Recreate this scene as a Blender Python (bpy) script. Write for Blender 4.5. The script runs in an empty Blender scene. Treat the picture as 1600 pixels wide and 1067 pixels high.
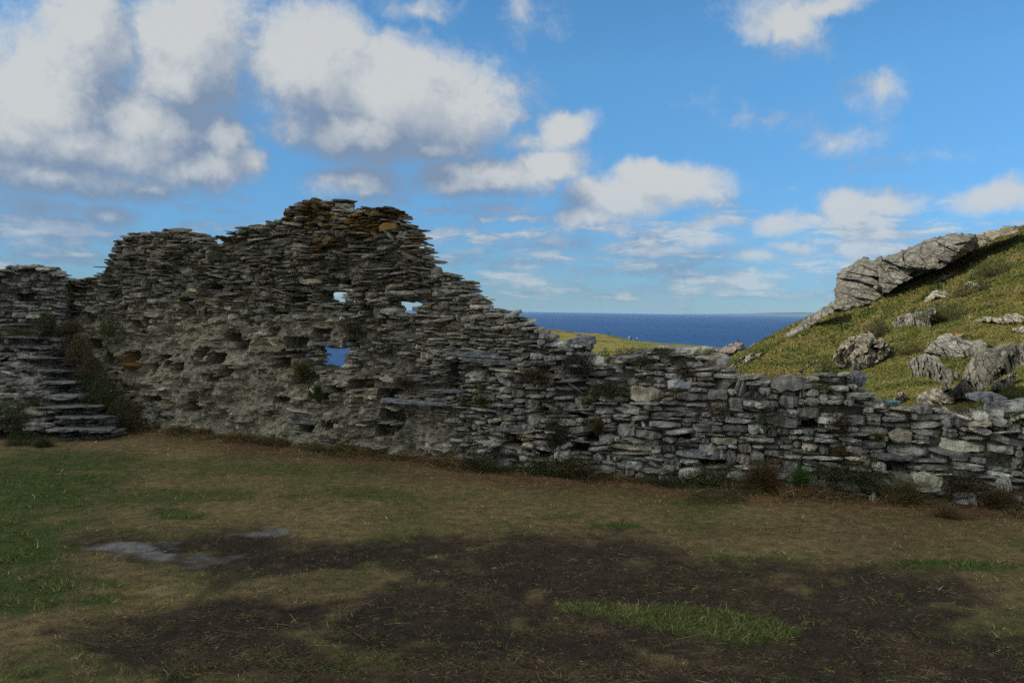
import bpy, math
import numpy as np
from mathutils import Vector, Matrix
rng = np.random.default_rng(7)
scene = bpy.context.scene
COL = scene.collection
R = math.radians

# ------------------------------------------------------------------ camera
EYE = 1.70
FPX = 1386.0
PITCH, ROLL = R(2.03), R(0.89)
cam_data = bpy.data.cameras.new('camera')
cam = bpy.data.objects.new('camera', cam_data)
COL.objects.link(cam)
CAMROT = Matrix.Rotation(math.pi/2 - PITCH, 3, 'X') @ Matrix.Rotation(ROLL, 3, 'Z')
cam.matrix_world = Matrix.Translation((0, 0, EYE)) @ CAMROT.to_4x4()
cam_data.sensor_width = 36.0
cam_data.lens = 36.0*FPX/1600.0
cam_data.clip_start = 0.05
cam_data.clip_end = 250000
scene.camera = cam
CR = np.array(CAMROT)

def ray(px, py):
    px = np.asarray(px, float); py = np.asarray(py, float)
    v = np.stack([(px-800)/FPX, (533.5-py)/FPX, -np.ones_like(px+py)], -1)
    d = v @ CR.T
    return d/d[..., 1:2]            # scaled so that y = 1

def at(px, py, Y):
    """point on the line of sight of a photo pixel at forward distance Y"""
    d = ray(px, py)
    p = d*np.asarray(Y, float)[..., None]
    p[..., 2] += EYE
    return p

def project(P):
    q = (P-np.array([0, 0, EYE])) @ CR
    return 800+FPX*q[..., 0]/-q[..., 2], 533.5-FPX*q[..., 1]/-q[..., 2]

def on_ground(px, py, z=0.0):
    d = ray(px, py)
    Y = (z-EYE)/d[..., 2]
    return at(px, py, Y)

# ------------------------------------------------------------------ noise
_perm = np.random.default_rng(3).permutation(256)
_perm = np.concatenate([_perm, _perm, _perm])
_g = np.random.default_rng(4).normal(size=(256, 3)); _g /= np.linalg.norm(_g, axis=1)[:, None]
def pn(P):
    P = np.asarray(P, float)
    i = np.floor(P).astype(int); f = P-i; i &= 255
    u = f*f*f*(f*(f*6-15)+10)
    out = 0
    for dx in (0, 1):
        wx = u[..., 0] if dx else 1-u[..., 0]
        for dy in (0, 1):
            wy = u[..., 1] if dy else 1-u[..., 1]
            for dz in (0, 1):
                wz = u[..., 2] if dz else 1-u[..., 2]
                h = _perm[_perm[_perm[(i[..., 0]+dx) & 255]+((i[..., 1]+dy) & 255)]+((i[..., 2]+dz) & 255)]
                g = _g[h]
                out = out+wx*wy*wz*(g[..., 0]*(f[..., 0]-dx)+g[..., 1]*(f[..., 1]-dy)+g[..., 2]*(f[..., 2]-dz))
    return out*1.5
def fbm(P, octaves=4, gain=0.5):
    P = np.asarray(P, float); a = 1.0; s = 0; t = 0
    for k in range(octaves):
        s = s+a*pn(P*2.0**k+k*17.3); t += a; a *= gain
    return s/t
def n2(x, y, sc, seed=0.0, octaves=4):
    return fbm(np.stack([np.asarray(x)*sc, np.asarray(y)*sc, np.zeros_like(np.asarray(x, float))+seed], -1), octaves)
def sstep(a, b, x):
    t = np.clip((x-a)/(b-a), 0, 1); return t*t*(3-2*t)
def poly_sd(px, py, poly):
    """signed distance, positive inside"""
    poly = np.asarray(poly, float); px = np.asarray(px, float); py = np.asarray(py, float)
    d = np.full(px.shape, 1e18); ins = np.zeros(px.shape, bool)
    for (x0, y0), (x1, y1) in zip(poly, np.roll(poly, -1, 0)):
        ex, ey = x1-x0, y1-y0
        t = np.clip(((px-x0)*ex+(py-y0)*ey)/(ex*ex+ey*ey+1e-12), 0, 1)
        d = np.minimum(d, (px-x0-t*ex)**2+(py-y0-t*ey)**2)
        c = ((y0 > py) != (y1 > py)) & (px < (x1-x0)*(py-y0)/(y1-y0+1e-12)+x0)
        ins ^= c
    d = np.sqrt(d)
    return np.where(ins, d, -d)

# ------------------------------------------------------------------ mesh and tagging helpers
def mesh_obj(name, V, F, mat=None, parent=None, col=None, smooth=False):
    """V (n,3); F list of arrays (m,3|4); col (n,3) point colours"""
    me = bpy.data.meshes.new(name)
    V = np.ascontiguousarray(V, dtype=np.float32)
    if not isinstance(F, list): F = [F]
    F = [np.asarray(f, dtype=np.int32) for f in F if len(f)]
    me.vertices.add(len(V)); me.vertices.foreach_set('co', V.ravel())
    nl = sum(f.size for f in F); nf = sum(len(f) for f in F)
    me.loops.add(nl); me.polygons.add(nf)
    me.loops.foreach_set('vertex_index', np.concatenate([f.ravel() for f in F]))
    tot = np.concatenate([np.full(len(f), f.shape[1], np.int32) for f in F])
    st = np.concatenate([[0], np.cumsum(tot)[:-1]]).astype(np.int32)
    me.polygons.foreach_set('loop_start', st)
    me.polygons.foreach_set('use_smooth', np.full(nf, smooth, bool))
    me.update(calc_edges=True)
    if col is not None:
        a = me.color_attributes.new('tint', 'FLOAT_COLOR', 'POINT')
        c = np.ones((len(V), 4), np.float32); c[:, :3] = col
        a.data.foreach_set('color', c.ravel())
    if mat: me.materials.append(mat)
    o = bpy.data.objects.new(name, me); COL.objects.link(o)
    if parent:
        o.parent = parent; me.transform(Matrix.Translation(-parent.location))
    return o

def tag(o, label=None, cat=None, group=None, kind=None):
    if label: o['label'] = label
    if cat: o['category'] = cat
    if group: o['group'] = group
    if kind: o['kind'] = kind
    return o

def empty(name, loc):
    o = bpy.data.objects.new(name, None); o.location = loc; o.empty_display_size = 0.1
    COL.objects.link(o); return o

def recenter(o, loc):
    """move a mesh's origin to loc without moving its shape"""
    loc = Vector(loc); o.data.transform(Matrix.Translation(-loc)); o.location = loc
    return o

class Nodes:
    def __init__(s, tree): s.t = tree; s.n = tree.nodes; s.l = tree.links
    def new(s, kind, **kw):
        n = s.n.new(kind)
        for k, v in kw.items(): setattr(n, k, v)
        return n
    def link(s, a, b): s.l.new(a, b)
    def _in(s, sock, v):
        if isinstance(v, bpy.types.NodeSocket): s.l.new(v, sock)
        else: sock.default_value = v
    def math(s, op, a, b=0.0, c=0.0, clamp=False):
        n = s.new('ShaderNodeMath', operation=op, use_clamp=clamp)
        s._in(n.inputs[0], a); s._in(n.inputs[1], b); s._in(n.inputs[2], c)
        return n.outputs[0]
    def vmath(s, op, a, b=(0, 0, 0), c=(0, 0, 0), scale=None):
        n = s.new('ShaderNodeVectorMath', operation=op)
        s._in(n.inputs[0], a); s._in(n.inputs[1], b); s._in(n.inputs[2], c)
        if scale is not None: s._in(n.inputs['Scale'], scale)
        return n.outputs['Value'] if op in ('LENGTH', 'DOT_PRODUCT', 'DISTANCE') else n.outputs['Vector']
    def mix(s, fac, a, b, blend='MIX'):
        n = s.new('ShaderNodeMix', data_type='RGBA', blend_type=blend)
        s._in(n.inputs[0], fac); s._in(n.inputs[6], a); s._in(n.inputs[7], b)
        return n.outputs[2]
    def rng(s, v, a, b, c=0.0, d=1.0, smooth=True):
        n = s.new('ShaderNodeMapRange', interpolation_type='SMOOTHSTEP' if smooth else 'LINEAR')
        s._in(n.inputs[0], v); n.inputs[1].default_value = a; n.inputs[2].default_value = b
        n.inputs[3].default_value = c; n.inputs[4].default_value = d
        return n.outputs[0]
    def noise(s, vec, scale, detail=4.0, rough=0.55, dist=0.0):
        n = s.new('ShaderNodeTexNoise'); s._in(n.inputs['Vector'], vec)
        n.inputs['Scale'].default_value = scale; n.inputs['Detail'].default_value = detail
        n.inputs['Roughness'].default_value = rough; n.inputs['Distortion'].default_value = dist
        return n
    def voronoi(s, vec, scale, feature='F1'):
        n = s.new('ShaderNodeTexVoronoi', feature=feature); s._in(n.inputs['Vector'], vec)
        n.inputs['Scale'].default_value = scale
        return n

def material(name):
    m = bpy.data.materials.new(name); m.use_nodes = True
    N = Nodes(m.node_tree); N.n.clear()
    out = N.new('ShaderNodeOutputMaterial'); b = N.new('ShaderNodeBsdfPrincipled')
    N.link(b.outputs[0], out.inputs[0])
    b.inputs['Roughness'].default_value = 0.9
    b.inputs['Specular IOR Level'].default_value = 0.25
    return m, N, b
def rgb(*c): return (c[0], c[1], c[2], 1.0)

def mat_stone():
    m, N, b = material('slate')
    geo = N.new('ShaderNodeNewGeometry'); P = geo.outputs['Position']
    att = N.new('ShaderNodeAttribute', attribute_name='tint')
    c = att.outputs['Color']
    n1 = N.noise(P, 9, 6, 0.65)
    c = N.mix(0.75, c, N.mix(N.rng(n1.outputs[0], 0.3, 0.7), rgb(.45, .45, .45), rgb(1.5, 1.5, 1.46)), 'MULTIPLY')
    n2_ = N.noise(P, 60, 4, 0.7)
    c = N.mix(0.6, c, N.mix(N.rng(n2_.outputs[0], 0.3, 0.7), rgb(.55, .55, .56), rgb(1.4, 1.4, 1.38)), 'MULTIPLY')
    # pale lichen speckle, patchy
    ln = N.noise(P, 75, 3, 0.6); lp = N.noise(P, 2.3, 3, 0.6)
    lm = N.math('MULTIPLY', N.rng(ln.outputs[0], 0.60, 0.66), N.rng(lp.outputs[0], 0.46, 0.6))
    c = N.mix(lm, c, rgb(.46, .46, .42))
    ln2 = N.noise(P, 22, 5, 0.7); lp2 = N.noise(P, 1.1, 3, 0.6)
    lm2 = N.math('MULTIPLY', N.rng(ln2.outputs[0], 0.56, 0.66), N.rng(lp2.outputs[0], 0.44, 0.62))
    c = N.mix(N.math('MULTIPLY', lm2, 0.5), c, rgb(.22, .205, .12))
    N.link(c, b.inputs['Base Color'])
    # slate laminations and pitting
    sc = N.vmath('MULTIPLY', P, (7, 7, 55)); s1 = N.noise(sc, 1.6, 4, 0.6)
    s2 = N.noise(P, 130, 3, 0.6)
    h = N.math('ADD', N.math('MULTIPLY', s1.outputs[0], 0.014), N.math('MULTIPLY', s2.outputs[0], 0.006))
    bp = N.new('ShaderNodeBump'); bp.inputs['Strength'].default_value = 0.9; bp.inputs['Distance'].default_value = 1.0
    N.link(h, bp.inputs['Height']); N.link(bp.outputs[0], b.inputs['Normal'])
    return m
def mat_mortar():
    m, N, b = material('rubble_mortar')
    geo = N.new('ShaderNodeNewGeometry'); P = geo.outputs['Position']
    att = N.new('ShaderNodeAttribute', attribute_name='tint'); c = att.outputs['Color']
    n1 = N.noise(P, 14, 6, 0.7)
    c = N.mix(0.85, c, N.mix(N.rng(n1.outputs[0], 0.32, 0.68), rgb(.5, .5, .48), rgb(1.4, 1.38, 1.32)), 'MULTIPLY')
    v = N.voronoi(N.vmath('MULTIPLY', P, (1, 1, 1.8)), 22); c = N.mix(0.35, c, N.mix(N.rng(v.outputs['Distance'], 0.1, 0.75), rgb(1.3, 1.3, 1.25), rgb(.5, .5, .5)), 'MULTIPLY')
    N.link(c, b.inputs['Base Color'])
    s2 = N.noise(P, 28, 5, 0.65)
    h = N.math('ADD', N.math('MULTIPLY', s2.outputs[0], 0.035), N.math('MULTIPLY', v.outputs['Distance'], -0.015))
    bp = N.new('ShaderNodeBump'); bp.inputs['Strength'].default_value = 1.0; bp.inputs['Distance'].default_value = 1.0
    N.link(h, bp.inputs['Height']); N.link(bp.outputs[0], b.inputs['Normal'])
    return m
def mat_leaf(name='leaf'):
    m, N, b = material(name)
    att = N.new('ShaderNodeAttribute', attribute_name='tint')
    geo = N.new('ShaderNodeNewGeometry')
    n1 = N.noise(geo.outputs['Position'], 25, 2)
    c = N.mix(0.5, att.outputs['Color'], N.mix(n1.outputs[0], rgb(.6, .6, .6), rgb(1.4, 1.4, 1.3)), 'MULTIPLY')
    N.link(c, b.inputs['Base Color']); b.inputs['Roughness'].default_value = 0.8
    return m
def mat_soil():
    m, N, b = material('turf_and_soil')
    geo = N.new('ShaderNodeNewGeometry'); P = geo.outputs['Position']
    att = N.new('ShaderNodeAttribute', attribute_name='tint'); c = att.outputs['Color']
    n1 = N.noise(P, 11, 7, 0.72)
    c = N.mix(0.8, c, N.mix(N.rng(n1.outputs[0], 0.3, 0.7), rgb(.5, .5, .5), rgb(1.5, 1.48, 1.45)), 'MULTIPLY')
    n2_ = N.noise(P, 60, 4, 0.7)
    c = N.mix(0.65, c, N.mix(N.rng(n2_.outputs[0], 0.3, 0.7), rgb(.45, .45, .45), rgb(1.6, 1.58, 1.5)), 'MULTIPLY')
    # crumbs of straw and grit
    v = N.voronoi(P, 70); cr = N.math('MULTIPLY', N.rng(v.outputs['Distance'], 0.16, 0.08), N.rng(N.noise(P, 3, 3).outputs[0], .45, .65))
    c = N.mix(N.math('MULTIPLY', cr, 0.5), c, rgb(.17, .14, .09))
    N.link(c, b.inputs['Base Color'])
    h = N.math('ADD', N.math('MULTIPLY', n1.outputs[0], 0.03), N.math('MULTIPLY', n2_.outputs[0], 0.012))
    bp = N.new('ShaderNodeBump'); bp.inputs['Strength'].default_value = 0.9; bp.inputs['Distance'].default_value = 1.0
    N.link(h, bp.inputs['Height']); N.link(bp.outputs[0], b.inputs['Normal'])
    b.inputs['Roughness'].default_value = 1.0
    return m
def mat_hillgrass(name, big, fine, gain=1.0):
    m, N, b = material(name)
    geo = N.new('ShaderNodeNewGeometry'); P = geo.outputs['Position']
    a = N.noise(P, big, 6, 0.62); c = N.mix(N.rng(a.outputs[0], 0.36, 0.62), rgb(.086, .096, .020), rgb(.160, .136, .038))
    a2 = N.noise(P, big*3.1, 5, 0.65); c = N.mix(N.rng(a2.outputs[0], 0.52, 0.7), c, rgb(.055, .072, .012))
    a3 = N.noise(P, big*2.0+.03, 5, 0.65); c = N.mix(N.math('MULTIPLY', N.rng(a3.outputs[0], 0.56, 0.72), .7), c, rgb(.19, .14, .055))
    f = N.noise(P, fine, 5, 0.75)
    c = N.mix(0.55, c, N.mix(N.rng(f.outputs[0], 0.28, 0.72), rgb(.45, .46, .4), rgb(1.5, 1.48, 1.4)), 'MULTIPLY')
    c = N.mix(1.0, c, rgb(gain, gain, gain), 'MULTIPLY')
    N.link(c, b.inputs['Base Color'])
    bp = N.new('ShaderNodeBump'); bp.inputs['Strength'].default_value = 0.9; bp.inputs['Distance'].default_value = 0.35*2.5/fine
    N.link(f.outputs[0], bp.inputs['Height']); N.link(bp.outputs[0], b.inputs['Normal'])
    b.inputs['Roughness'].default_value = 1.0; b.inputs['Specular IOR Level'].default_value = 0.1
    return m
def mat_rock():
    m, N, b = material('outcrop_rock')
    geo = N.new('ShaderNodeNewGeometry'); P = geo.outputs['Position']
    att = N.new('ShaderNodeAttribute', attribute_name='tint'); c = att.outputs['Color']
    n1 = N.noise(P, 1.7, 7, 0.68)
    c = N.mix(0.8, c, N.mix(N.rng(n1.outputs[0], 0.32, 0.68), rgb(.5, .5, .49), rgb(1.4, 1.38, 1.32)), 'MULTIPLY')
    nf = N.noise(P, 11, 5, 0.72)
    c = N.mix(0.7, c, N.mix(N.rng(nf.outputs[0], 0.3, 0.7), rgb(.5, .5, .5), rgb(1.4, 1.4, 1.36)), 'MULTIPLY')
    l = N.math('MULTIPLY', N.rng(N.noise(P, 5, 5, .7).outputs[0], .58, .66), N.rng(N.noise(P, .5, 3).outputs[0], .45, .6))
    c = N.mix(l, c, rgb(.34, .32, .23))
    N.link(c, b.inputs['Base Color'])
    wp = N.vmath('ADD', P, N.vmath('SCALE', N.noise(P, 1.3, 4, .6).outputs['Color'], scale=.5))
    rt = N.new('ShaderNodeVectorRotate', rotation_type='Y_AXIS'); N.link(wp, rt.inputs['Vector']); rt.inputs['Angle'].default_value = -.6
    wq = N.vmath('MULTIPLY', rt.outputs[0], (.55, .8, 1.7))
    k1 = N.voronoi(wq, .9, 'DISTANCE_TO_EDGE'); k2 = N.voronoi(wq, 2.6, 'DISTANCE_TO_EDGE')
    cr = N.math('MINIMUM', N.rng(k1.outputs['Distance'], 0, .055), N.math('ADD', N.math('MULTIPLY', N.rng(k2.outputs['Distance'], 0, .06), .6), .4))
    c = N.mix(cr, N.mix(1.0, c, rgb(.35, .33, .30), 'MULTIPLY'), c)
    N.link(c, b.inputs['Base Color'])
    st = N.noise(N.vmath('MULTIPLY', P, (1.2, 1.2, 5)), 1.5, 6, .7)
    h = N.math('ADD', N.math('MULTIPLY', cr, .10), N.math('MULTIPLY', N.voronoi(wq, 1.8).outputs['Distance'], .12))
    h = N.math('ADD', h, N.math('ADD', N.math('MULTIPLY', st.outputs[0], .22), N.math('MULTIPLY', nf.outputs[0], .06)))
    bp = N.new('ShaderNodeBump'); bp.inputs['Strength'].default_value = 0.8; bp.inputs['Distance'].default_value = 1.0
    N.link(h, bp.inputs['Height']); N.link(bp.outputs[0], b.inputs['Normal'])
    return m
def mat_plain(name, c, rough=.85):
    m, N, b = material(name)
    geo = N.new('ShaderNodeNewGeometry')
    n1 = N.noise(geo.outputs['Position'], 12, 3)
    N.link(N.mix(0.5, rgb(*c), N.mix(n1.outputs[0], rgb(.7, .7, .7), rgb(1.3, 1.3, 1.3)), 'MULTIPLY'), b.inputs['Base Color'])
    b.inputs['Roughness'].default_value = rough
    return m
M_STONE, M_MORTAR, M_LEAF, M_SOIL, M_ROCK = mat_stone(), mat_mortar(), mat_leaf(), mat_soil(), mat_rock()
# ------------------------------------------------------------------ dry-stone walls
class Line:
    """front face of a wall in plan, walked from left to right; N points into the wall"""
    def __init__(s, pts, smooth=0.35):
        pts = np.asarray(pts, float)
        L = np.concatenate([[0], np.cumsum(np.linalg.norm(np.diff(pts, axis=0), axis=1))])
        ss = np.arange(0, L[-1], 0.02)
        x = np.interp(ss, L, pts[:, 0]); y = np.interp(ss, L, pts[:, 1])
        k = int(smooth/0.02)*2+1; ker = np.hanning(k+2)[1:-1]; ker /= ker.sum()
        def sm(a):
            p = np.concatenate([2*a[0]-a[1:k//2+1][::-1], a, 2*a[-1]-a[-k//2:-1][::-1]])
            return np.convolve(p, ker, 'valid')[:len(a)]
        x, y = sm(x), sm(y)
        s.x, s.y = x, y
        s.s = np.concatenate([[0], np.cumsum(np.hypot(np.diff(x), np.diff(y)))])
        s.L = s.s[-1]
        tx, ty = np.gradient(x, s.s), np.gradient(y, s.s); n = np.hypot(tx, ty)
        s.tx, s.ty = tx/n, ty/n
        s.az = np.arctan2(x, y)
    def P(s, q): return np.interp(q, s.s, s.x), np.interp(q, s.s, s.y)
    def T(s, q): return np.interp(q, s.s, s.tx), np.interp(q, s.s, s.ty)
    def pos(s, q, d, z):
        x, y = s.P(q); tx, ty = s.T(q)
        return np.stack([x-ty*d, y+tx*d, z+0*x], -1)
    def sz(s, px, py, extra=0.0):
        """photo pixel to (s, z) on the front face"""
        r = ray(px, py); az = np.arctan2(r[..., 0], 1.0)
        q = np.interp(az, s.az, s.s); x, y = s.P(q)
        z = EYE+r[..., 2]*y
        if s.df is not None:
            sh = np.shape(q); q = np.atleast_1d(q); z = np.atleast_1d(z); rx = np.atleast_1d(r[..., 0]); rz = np.atleast_1d(r[..., 2])
            for _ in range(6):
                P = s.pos(q, s.df(q, z)+extra, z); tx, ty = s.T(q)
                q = np.clip(q+(rx*P[:, 1]-P[:, 0])/(tx-rx*ty), 0, s.L); z = EYE+rz*P[:, 1]
            q, z = q.reshape(sh), z.reshape(sh)
        return q, z
    df = None
    def profile(s, pts):
        pts = np.asarray(pts, float); q, z = s.sz(pts[:, 0], pts[:, 1], .05)
        o = np.argsort(q, kind='stable'); return q[o], z[o]

def pack(line, top, base, holes, size, rs, s0=0.0, s1=None, res=0.01):
    """lay stones on the lowest free spot until every column reaches the top: (s, z, w, t) per stone"""
    s1 = s1 or line.L
    n = int((s1-s0)/res); cs = s0+(np.arange(n)+.5)*res
    tz = top(cs); sky = base(cs)-0.05+rs.normal(0, .01, n); done = np.zeros(n, bool)
    hc = [((cs > h[0]) & (cs < h[1]), h[2], h[3]) for h in holes]
    out = []
    for it in range(60000):
        key = np.where(sky < tz-0.012, sky, 1e9); c = int(np.argmin(key))
        if key[c] > 1e8: break
        z = sky[c]; a = c; b = c
        while a > 0 and abs(sky[a-1]-z) < 0.014 and b-a < 120 and tz[a-1] > z-.004: a -= 1
        while b < n-1 and abs(sky[b+1]-z) < 0.014 and b-a < 120 and tz[b+1] > z-.004: b += 1
        run = b-a+1
        w, t = size(cs[c], z, rs); w = int(w/res)
        if run <= 4:
            up = min(sky[a-1] if a > 0 else 1e9, sky[b+1] if b < n-1 else 1e9)
            t = min(max(up-z, .012), t*1.3)
            w = run
        elif run-w < 5: w = run
        if rs.random() < .5: b = a+w-1
        else: a = b-w+1
        zb = sky[a:b+1].max()
        for m, h0, h1 in hc:
            if m[a:b+1].any() and zb < h0 < zb+t: t = max(h0-zb, .012)
        t = min(t, max(tz[a:b+1].max()-zb+.025, .014))
        out.append(((cs[a]+cs[b])/2, zb+t/2, (b-a+1)*res, t))
        sky[a:b+1] = zb+t*(.97)+rs.normal(0, .002)
        for m, h0, h1 in hc:
            mm = m[a:b+1] & (sky[a:b+1] > h0-.015) & (sky[a:b+1] < h1)
            sky[a:b+1][mm] = h1
    return np.array(out)

def box_template(nx, ny, nz):
    idx = {}; V = []
    def vid(i, j, k):
        if (i, j, k) not in idx:
            idx[(i, j, k)] = len(V); V.append((2*i/nx-1, 2*j/ny-1, 2*k/nz-1, i, j, k))
        return idx[(i, j, k)]
    F = []
    for i in range(nx):
        for j in range(ny):
            F.append((vid(i, j, 0), vid(i, j+1, 0), vid(i+1, j+1, 0), vid(i+1, j, 0)))
            F.append((vid(i, j, nz), vid(i+1, j, nz), vid(i+1, j+1, nz), vid(i, j+1, nz)))
    for i in range(nx):
        for k in range(nz):
            F.append((vid(i, 0, k), vid(i+1, 0, k), vid(i+1, 0, k+1), vid(i, 0, k+1)))
            F.append((vid(i, ny, k), vid(i, ny, k+1), vid(i+1, ny, k+1), vid(i+1, ny, k)))
    for j in range(ny):
        for k in range(nz):
            F.append((vid(0, j, k), vid(0, j, k+1), vid(0, j+1, k+1), vid(0, j+1, k)))
            F.append((vid(nx, j, k), vid(nx, j+1, k), vid(nx, j+1, k+1), vid(nx, j, k+1)))
    V = np.array(V); return V[:, :3], V[:, 3:].astype(int), np.array(F)
TPL = box_template(6, 3, 2); TPL_LO = box_template(4, 2, 2)

def slabs(C, U, N_, W, D, T, tilt, rs, tpl=TPL, rough=1.0):
    """rough slate slabs. C centres (n,3); U along, N_ inward (n,2); W, D, T full sizes; tilt (n,3) small rotations"""
    V0, I0, F0 = tpl; n = len(C); m = len(V0)
    nx, ny, nz = I0.max(0)
    x = np.repeat(V0[None, :, 0], n, 0); y = np.repeat(V0[None, :, 1], n, 0); z = np.repeat(V0[None, :, 2], n, 0)
    # ragged plan outline: front and back edges and the two ends wander
    fe = rs.uniform(-.38, .16, (n, nx+1))*rough; be = rs.uniform(-.2, .2, (n, nx+1))
    e0 = rs.uniform(-.22, .10, (n, ny+1)); e1 = rs.uniform(-.22, .10, (n, ny+1))
    front = fe[:, I0[:, 0]]; back = be[:, I0[:, 0]]
    y = y-np.where(y < 0, front, -back)*np.abs(y)*1.0
    x = x+np.where(x < 0, -e0[:, I0[:, 1]], e1[:, I0[:, 1]])*np.abs(x)**2
    # corner chop in plan
    chop = rs.uniform(.0, .9, (n, 2))
    y = y*(1-np.where(x < 0, chop[:, :1], chop[:, 1:])*np.abs(x)**4*(y < 0))
    # thickness: lens-like ends, uneven top and bottom, thinner lip at the front
    te = rs.uniform(.06, .92, (n, 2)); thick = 1-(1-np.where(x < 0, te[:, :1], te[:, 1:]))*np.clip(np.abs(x), 0, 1)**2.2
    lip = rs.uniform(.35, 1.0, (n, 1)); thick = thick*np.where(y < 0, 1-(1-lip)*np.clip(-y, 0, 1)**3, 1)
    tv = rs.uniform(-.22, .22, (n, (nx+1), (ny+1), 2))*rough
    tt = tv[:, I0[:, 0], I0[:, 1], (I0[:, 2] > nz/2).astype(int)]
    z = z*thick+tt*np.abs(z)
    # mid layer bulges a little so the edge is split like slate
    mid = (I0[:, 2] == nz//2)
    y = y-np.where(mid & (V0[:, 1] < 0), rs.uniform(-.10, .14, (n, m)), 0)
    x *= W[:, None]/2; y *= D[:, None]/2; z *= T[:, None]/2
    a, b, c = tilt[:, 0:1], tilt[:, 1:2], tilt[:, 2:3]
    x, z = x*np.cos(a)-z*np.sin(a), x*np.sin(a)+z*np.cos(a)        # roll in the face
    y, z = y*np.cos(b)-z*np.sin(b), y*np.sin(b)+z*np.cos(b)        # nod
    x, y = x*np.cos(c)-y*np.sin(c), x*np.sin(c)+y*np.cos(c)        # yaw
    X = C[:, None, 0]+U[:, None, 0]*x+N_[:, None, 0]*y
    Y = C[:, None, 1]+U[:, None, 1]*x+N_[:, None, 1]*y
    Z = C[:, None, 2]+z
    V = np.stack([X, Y, Z], -1).reshape(-1, 3)
    F = (F0[None]+(np.arange(n)*m)[:, None, None]).reshape(-1, 4)
    return V, F, m

def core_mesh(line, top, base, holes, dfront, dback, s0, s1, colf, step=.022):
    ns = int((s1-s0)/step); sv = s0+np.arange(ns+1)*step
    zmax = top(sv).max(); zmin = base(sv).min()-.12; nzv = int((zmax-zmin)/step)+1
    zv = zmin+np.arange(nzv+1)*step
    S, Z = np.meshgrid(sv, zv, indexing='ij')
    Sc, Zc = (S[:-1, :-1]+step/2), (Z[:-1, :-1]+step/2)
    ok = (Zc < top(Sc.ravel()).reshape(Sc.shape)-.02) & (Zc > base(Sc.ravel()).reshape(Sc.shape)-.12)
    for h in holes:
        jit = n2(Sc, Zc, 12, h[0])*.05
        ok &= ~((Sc > h[0]-jit) & (Sc < h[1]+jit) & (Zc > h[2]-jit) & (Zc < h[3]+jit))
    df = dfront(S.ravel(), Z.ravel()); db = dback(S.ravel(), Z.ravel())
    Pf = line.pos(S.ravel(), df, Z.ravel()); Pb = line.pos(S.ravel(), np.maximum(db, df+.05), Z.ravel())
    nv = len(Pf); idx = np.arange(nv).reshape(S.shape)
    A, B, C_, D_ = idx[:-1, :-1], idx[1:, :-1], idx[1:, 1:], idx[:-1, 1:]
    F = [np.stack([A, B, C_, D_], -1)[ok], np.stack([A, D_, C_, B], -1)[ok]+nv]
    okp = np.pad(ok, 1)
    side = []
    for (dx, dy, e) in ((-1, 0, (A, D_)), (1, 0, (C_, B)), (0, -1, (B, A)), (0, 1, (D_, C_))):
        nb = okp[1+dx:okp.shape[0]-1+dx, 1+dy:okp.shape[1]-1+dy]
        mk = ok & ~nb
        p, q = e[0][mk], e[1][mk]
        side.append(np.stack([p, q, q+nv, p+nv], -1))
    F = np.concatenate(F+side)
    V = np.concatenate([Pf, Pb])
    col = colf(S.ravel(), Z.ravel()); col = np.concatenate([col, col])
    used = np.unique(F); remap = np.full(len(V), -1); remap[used] = np.arange(len(used))
    return V[used], remap[F], col[used]

def rect(line, x0, x1, y0, y1):
    q, z = line.sz(np.array([x0, x1, x0, x1]), np.array([y1, y1, y0, y0]))
    return (q[0], q[1], (z[0]+z[1])/2, (z[2]+z[3])/2)
def blob(line, px, py, rx, ry, S, Z):
    q, z = line.sz(np.array([px, px+rx, px]), np.array([py, py, py-ry]))
    return 1-np.sqrt(((S-q[0])/(q[1]-q[0]))**2+((Z-z[0])/(z[2]-z[0]))**2)

# ---- the long wall
WALL = Line([(-7.2, 13.12), (-6.4, 12.69), (-5.05, 11.96), (-2.61, 10.66), (0, 9.2), (2.42, 8.38), (4.41, 7.65), (6.4, 6.95), (8.5, 6.25)])
TOPPX = [(60, 436), (100, 440), (125, 437), (162, 433), (168, 408), (172, 400), (180, 386), (202, 372), (228, 364), (268, 361), (300, 366), (322, 376), (334, 386), (342, 384), (350, 372), (382, 357), (440, 346), (449, 331), (478, 317), (500, 313), (531, 315), (535, 330), (560, 327), (590, 325), (629, 331), (632, 350),
         (650, 368), (660, 385), (663, 412), (668, 423), (682, 427), (700, 429), (730, 441), (740, 460), (757, 472), (762, 486), (800, 489), (830, 505),
         (850, 521), (866, 527), (872, 538), (884, 536), (890, 530), (905, 526), (921, 525), (924, 545), (930, 556), (960, 556), (990, 553), (1010, 546), (1040, 537), (1078, 540),
         (1118, 551), (1133, 572), (1160, 586), (1200, 592), (1240, 597), (1258, 587), (1290, 580), (1334, 584), (1341, 604), (1364, 615), (1380, 630),
         (1430, 634), (1500, 645), (1560, 640), (1600, 626), (1660, 622), (1760, 630), (1900, 640)]
S_TALL = WALL.sz(np.array(760.), np.array(500.))[0]
RAND = np.random.default_rng(77)
CAV = [(RAND.uniform(.9, 6.6), RAND.uniform(.25, 2.1), RAND.uniform(.06, .17), RAND.uniform(.035, .085)) for _ in range(50)]+[(RAND.uniform(6.6, 12.5), RAND.uniform(.2, .7), RAND.uniform(.05, .12), RAND.uniform(.02, .045)) for _ in range(14)]
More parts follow.
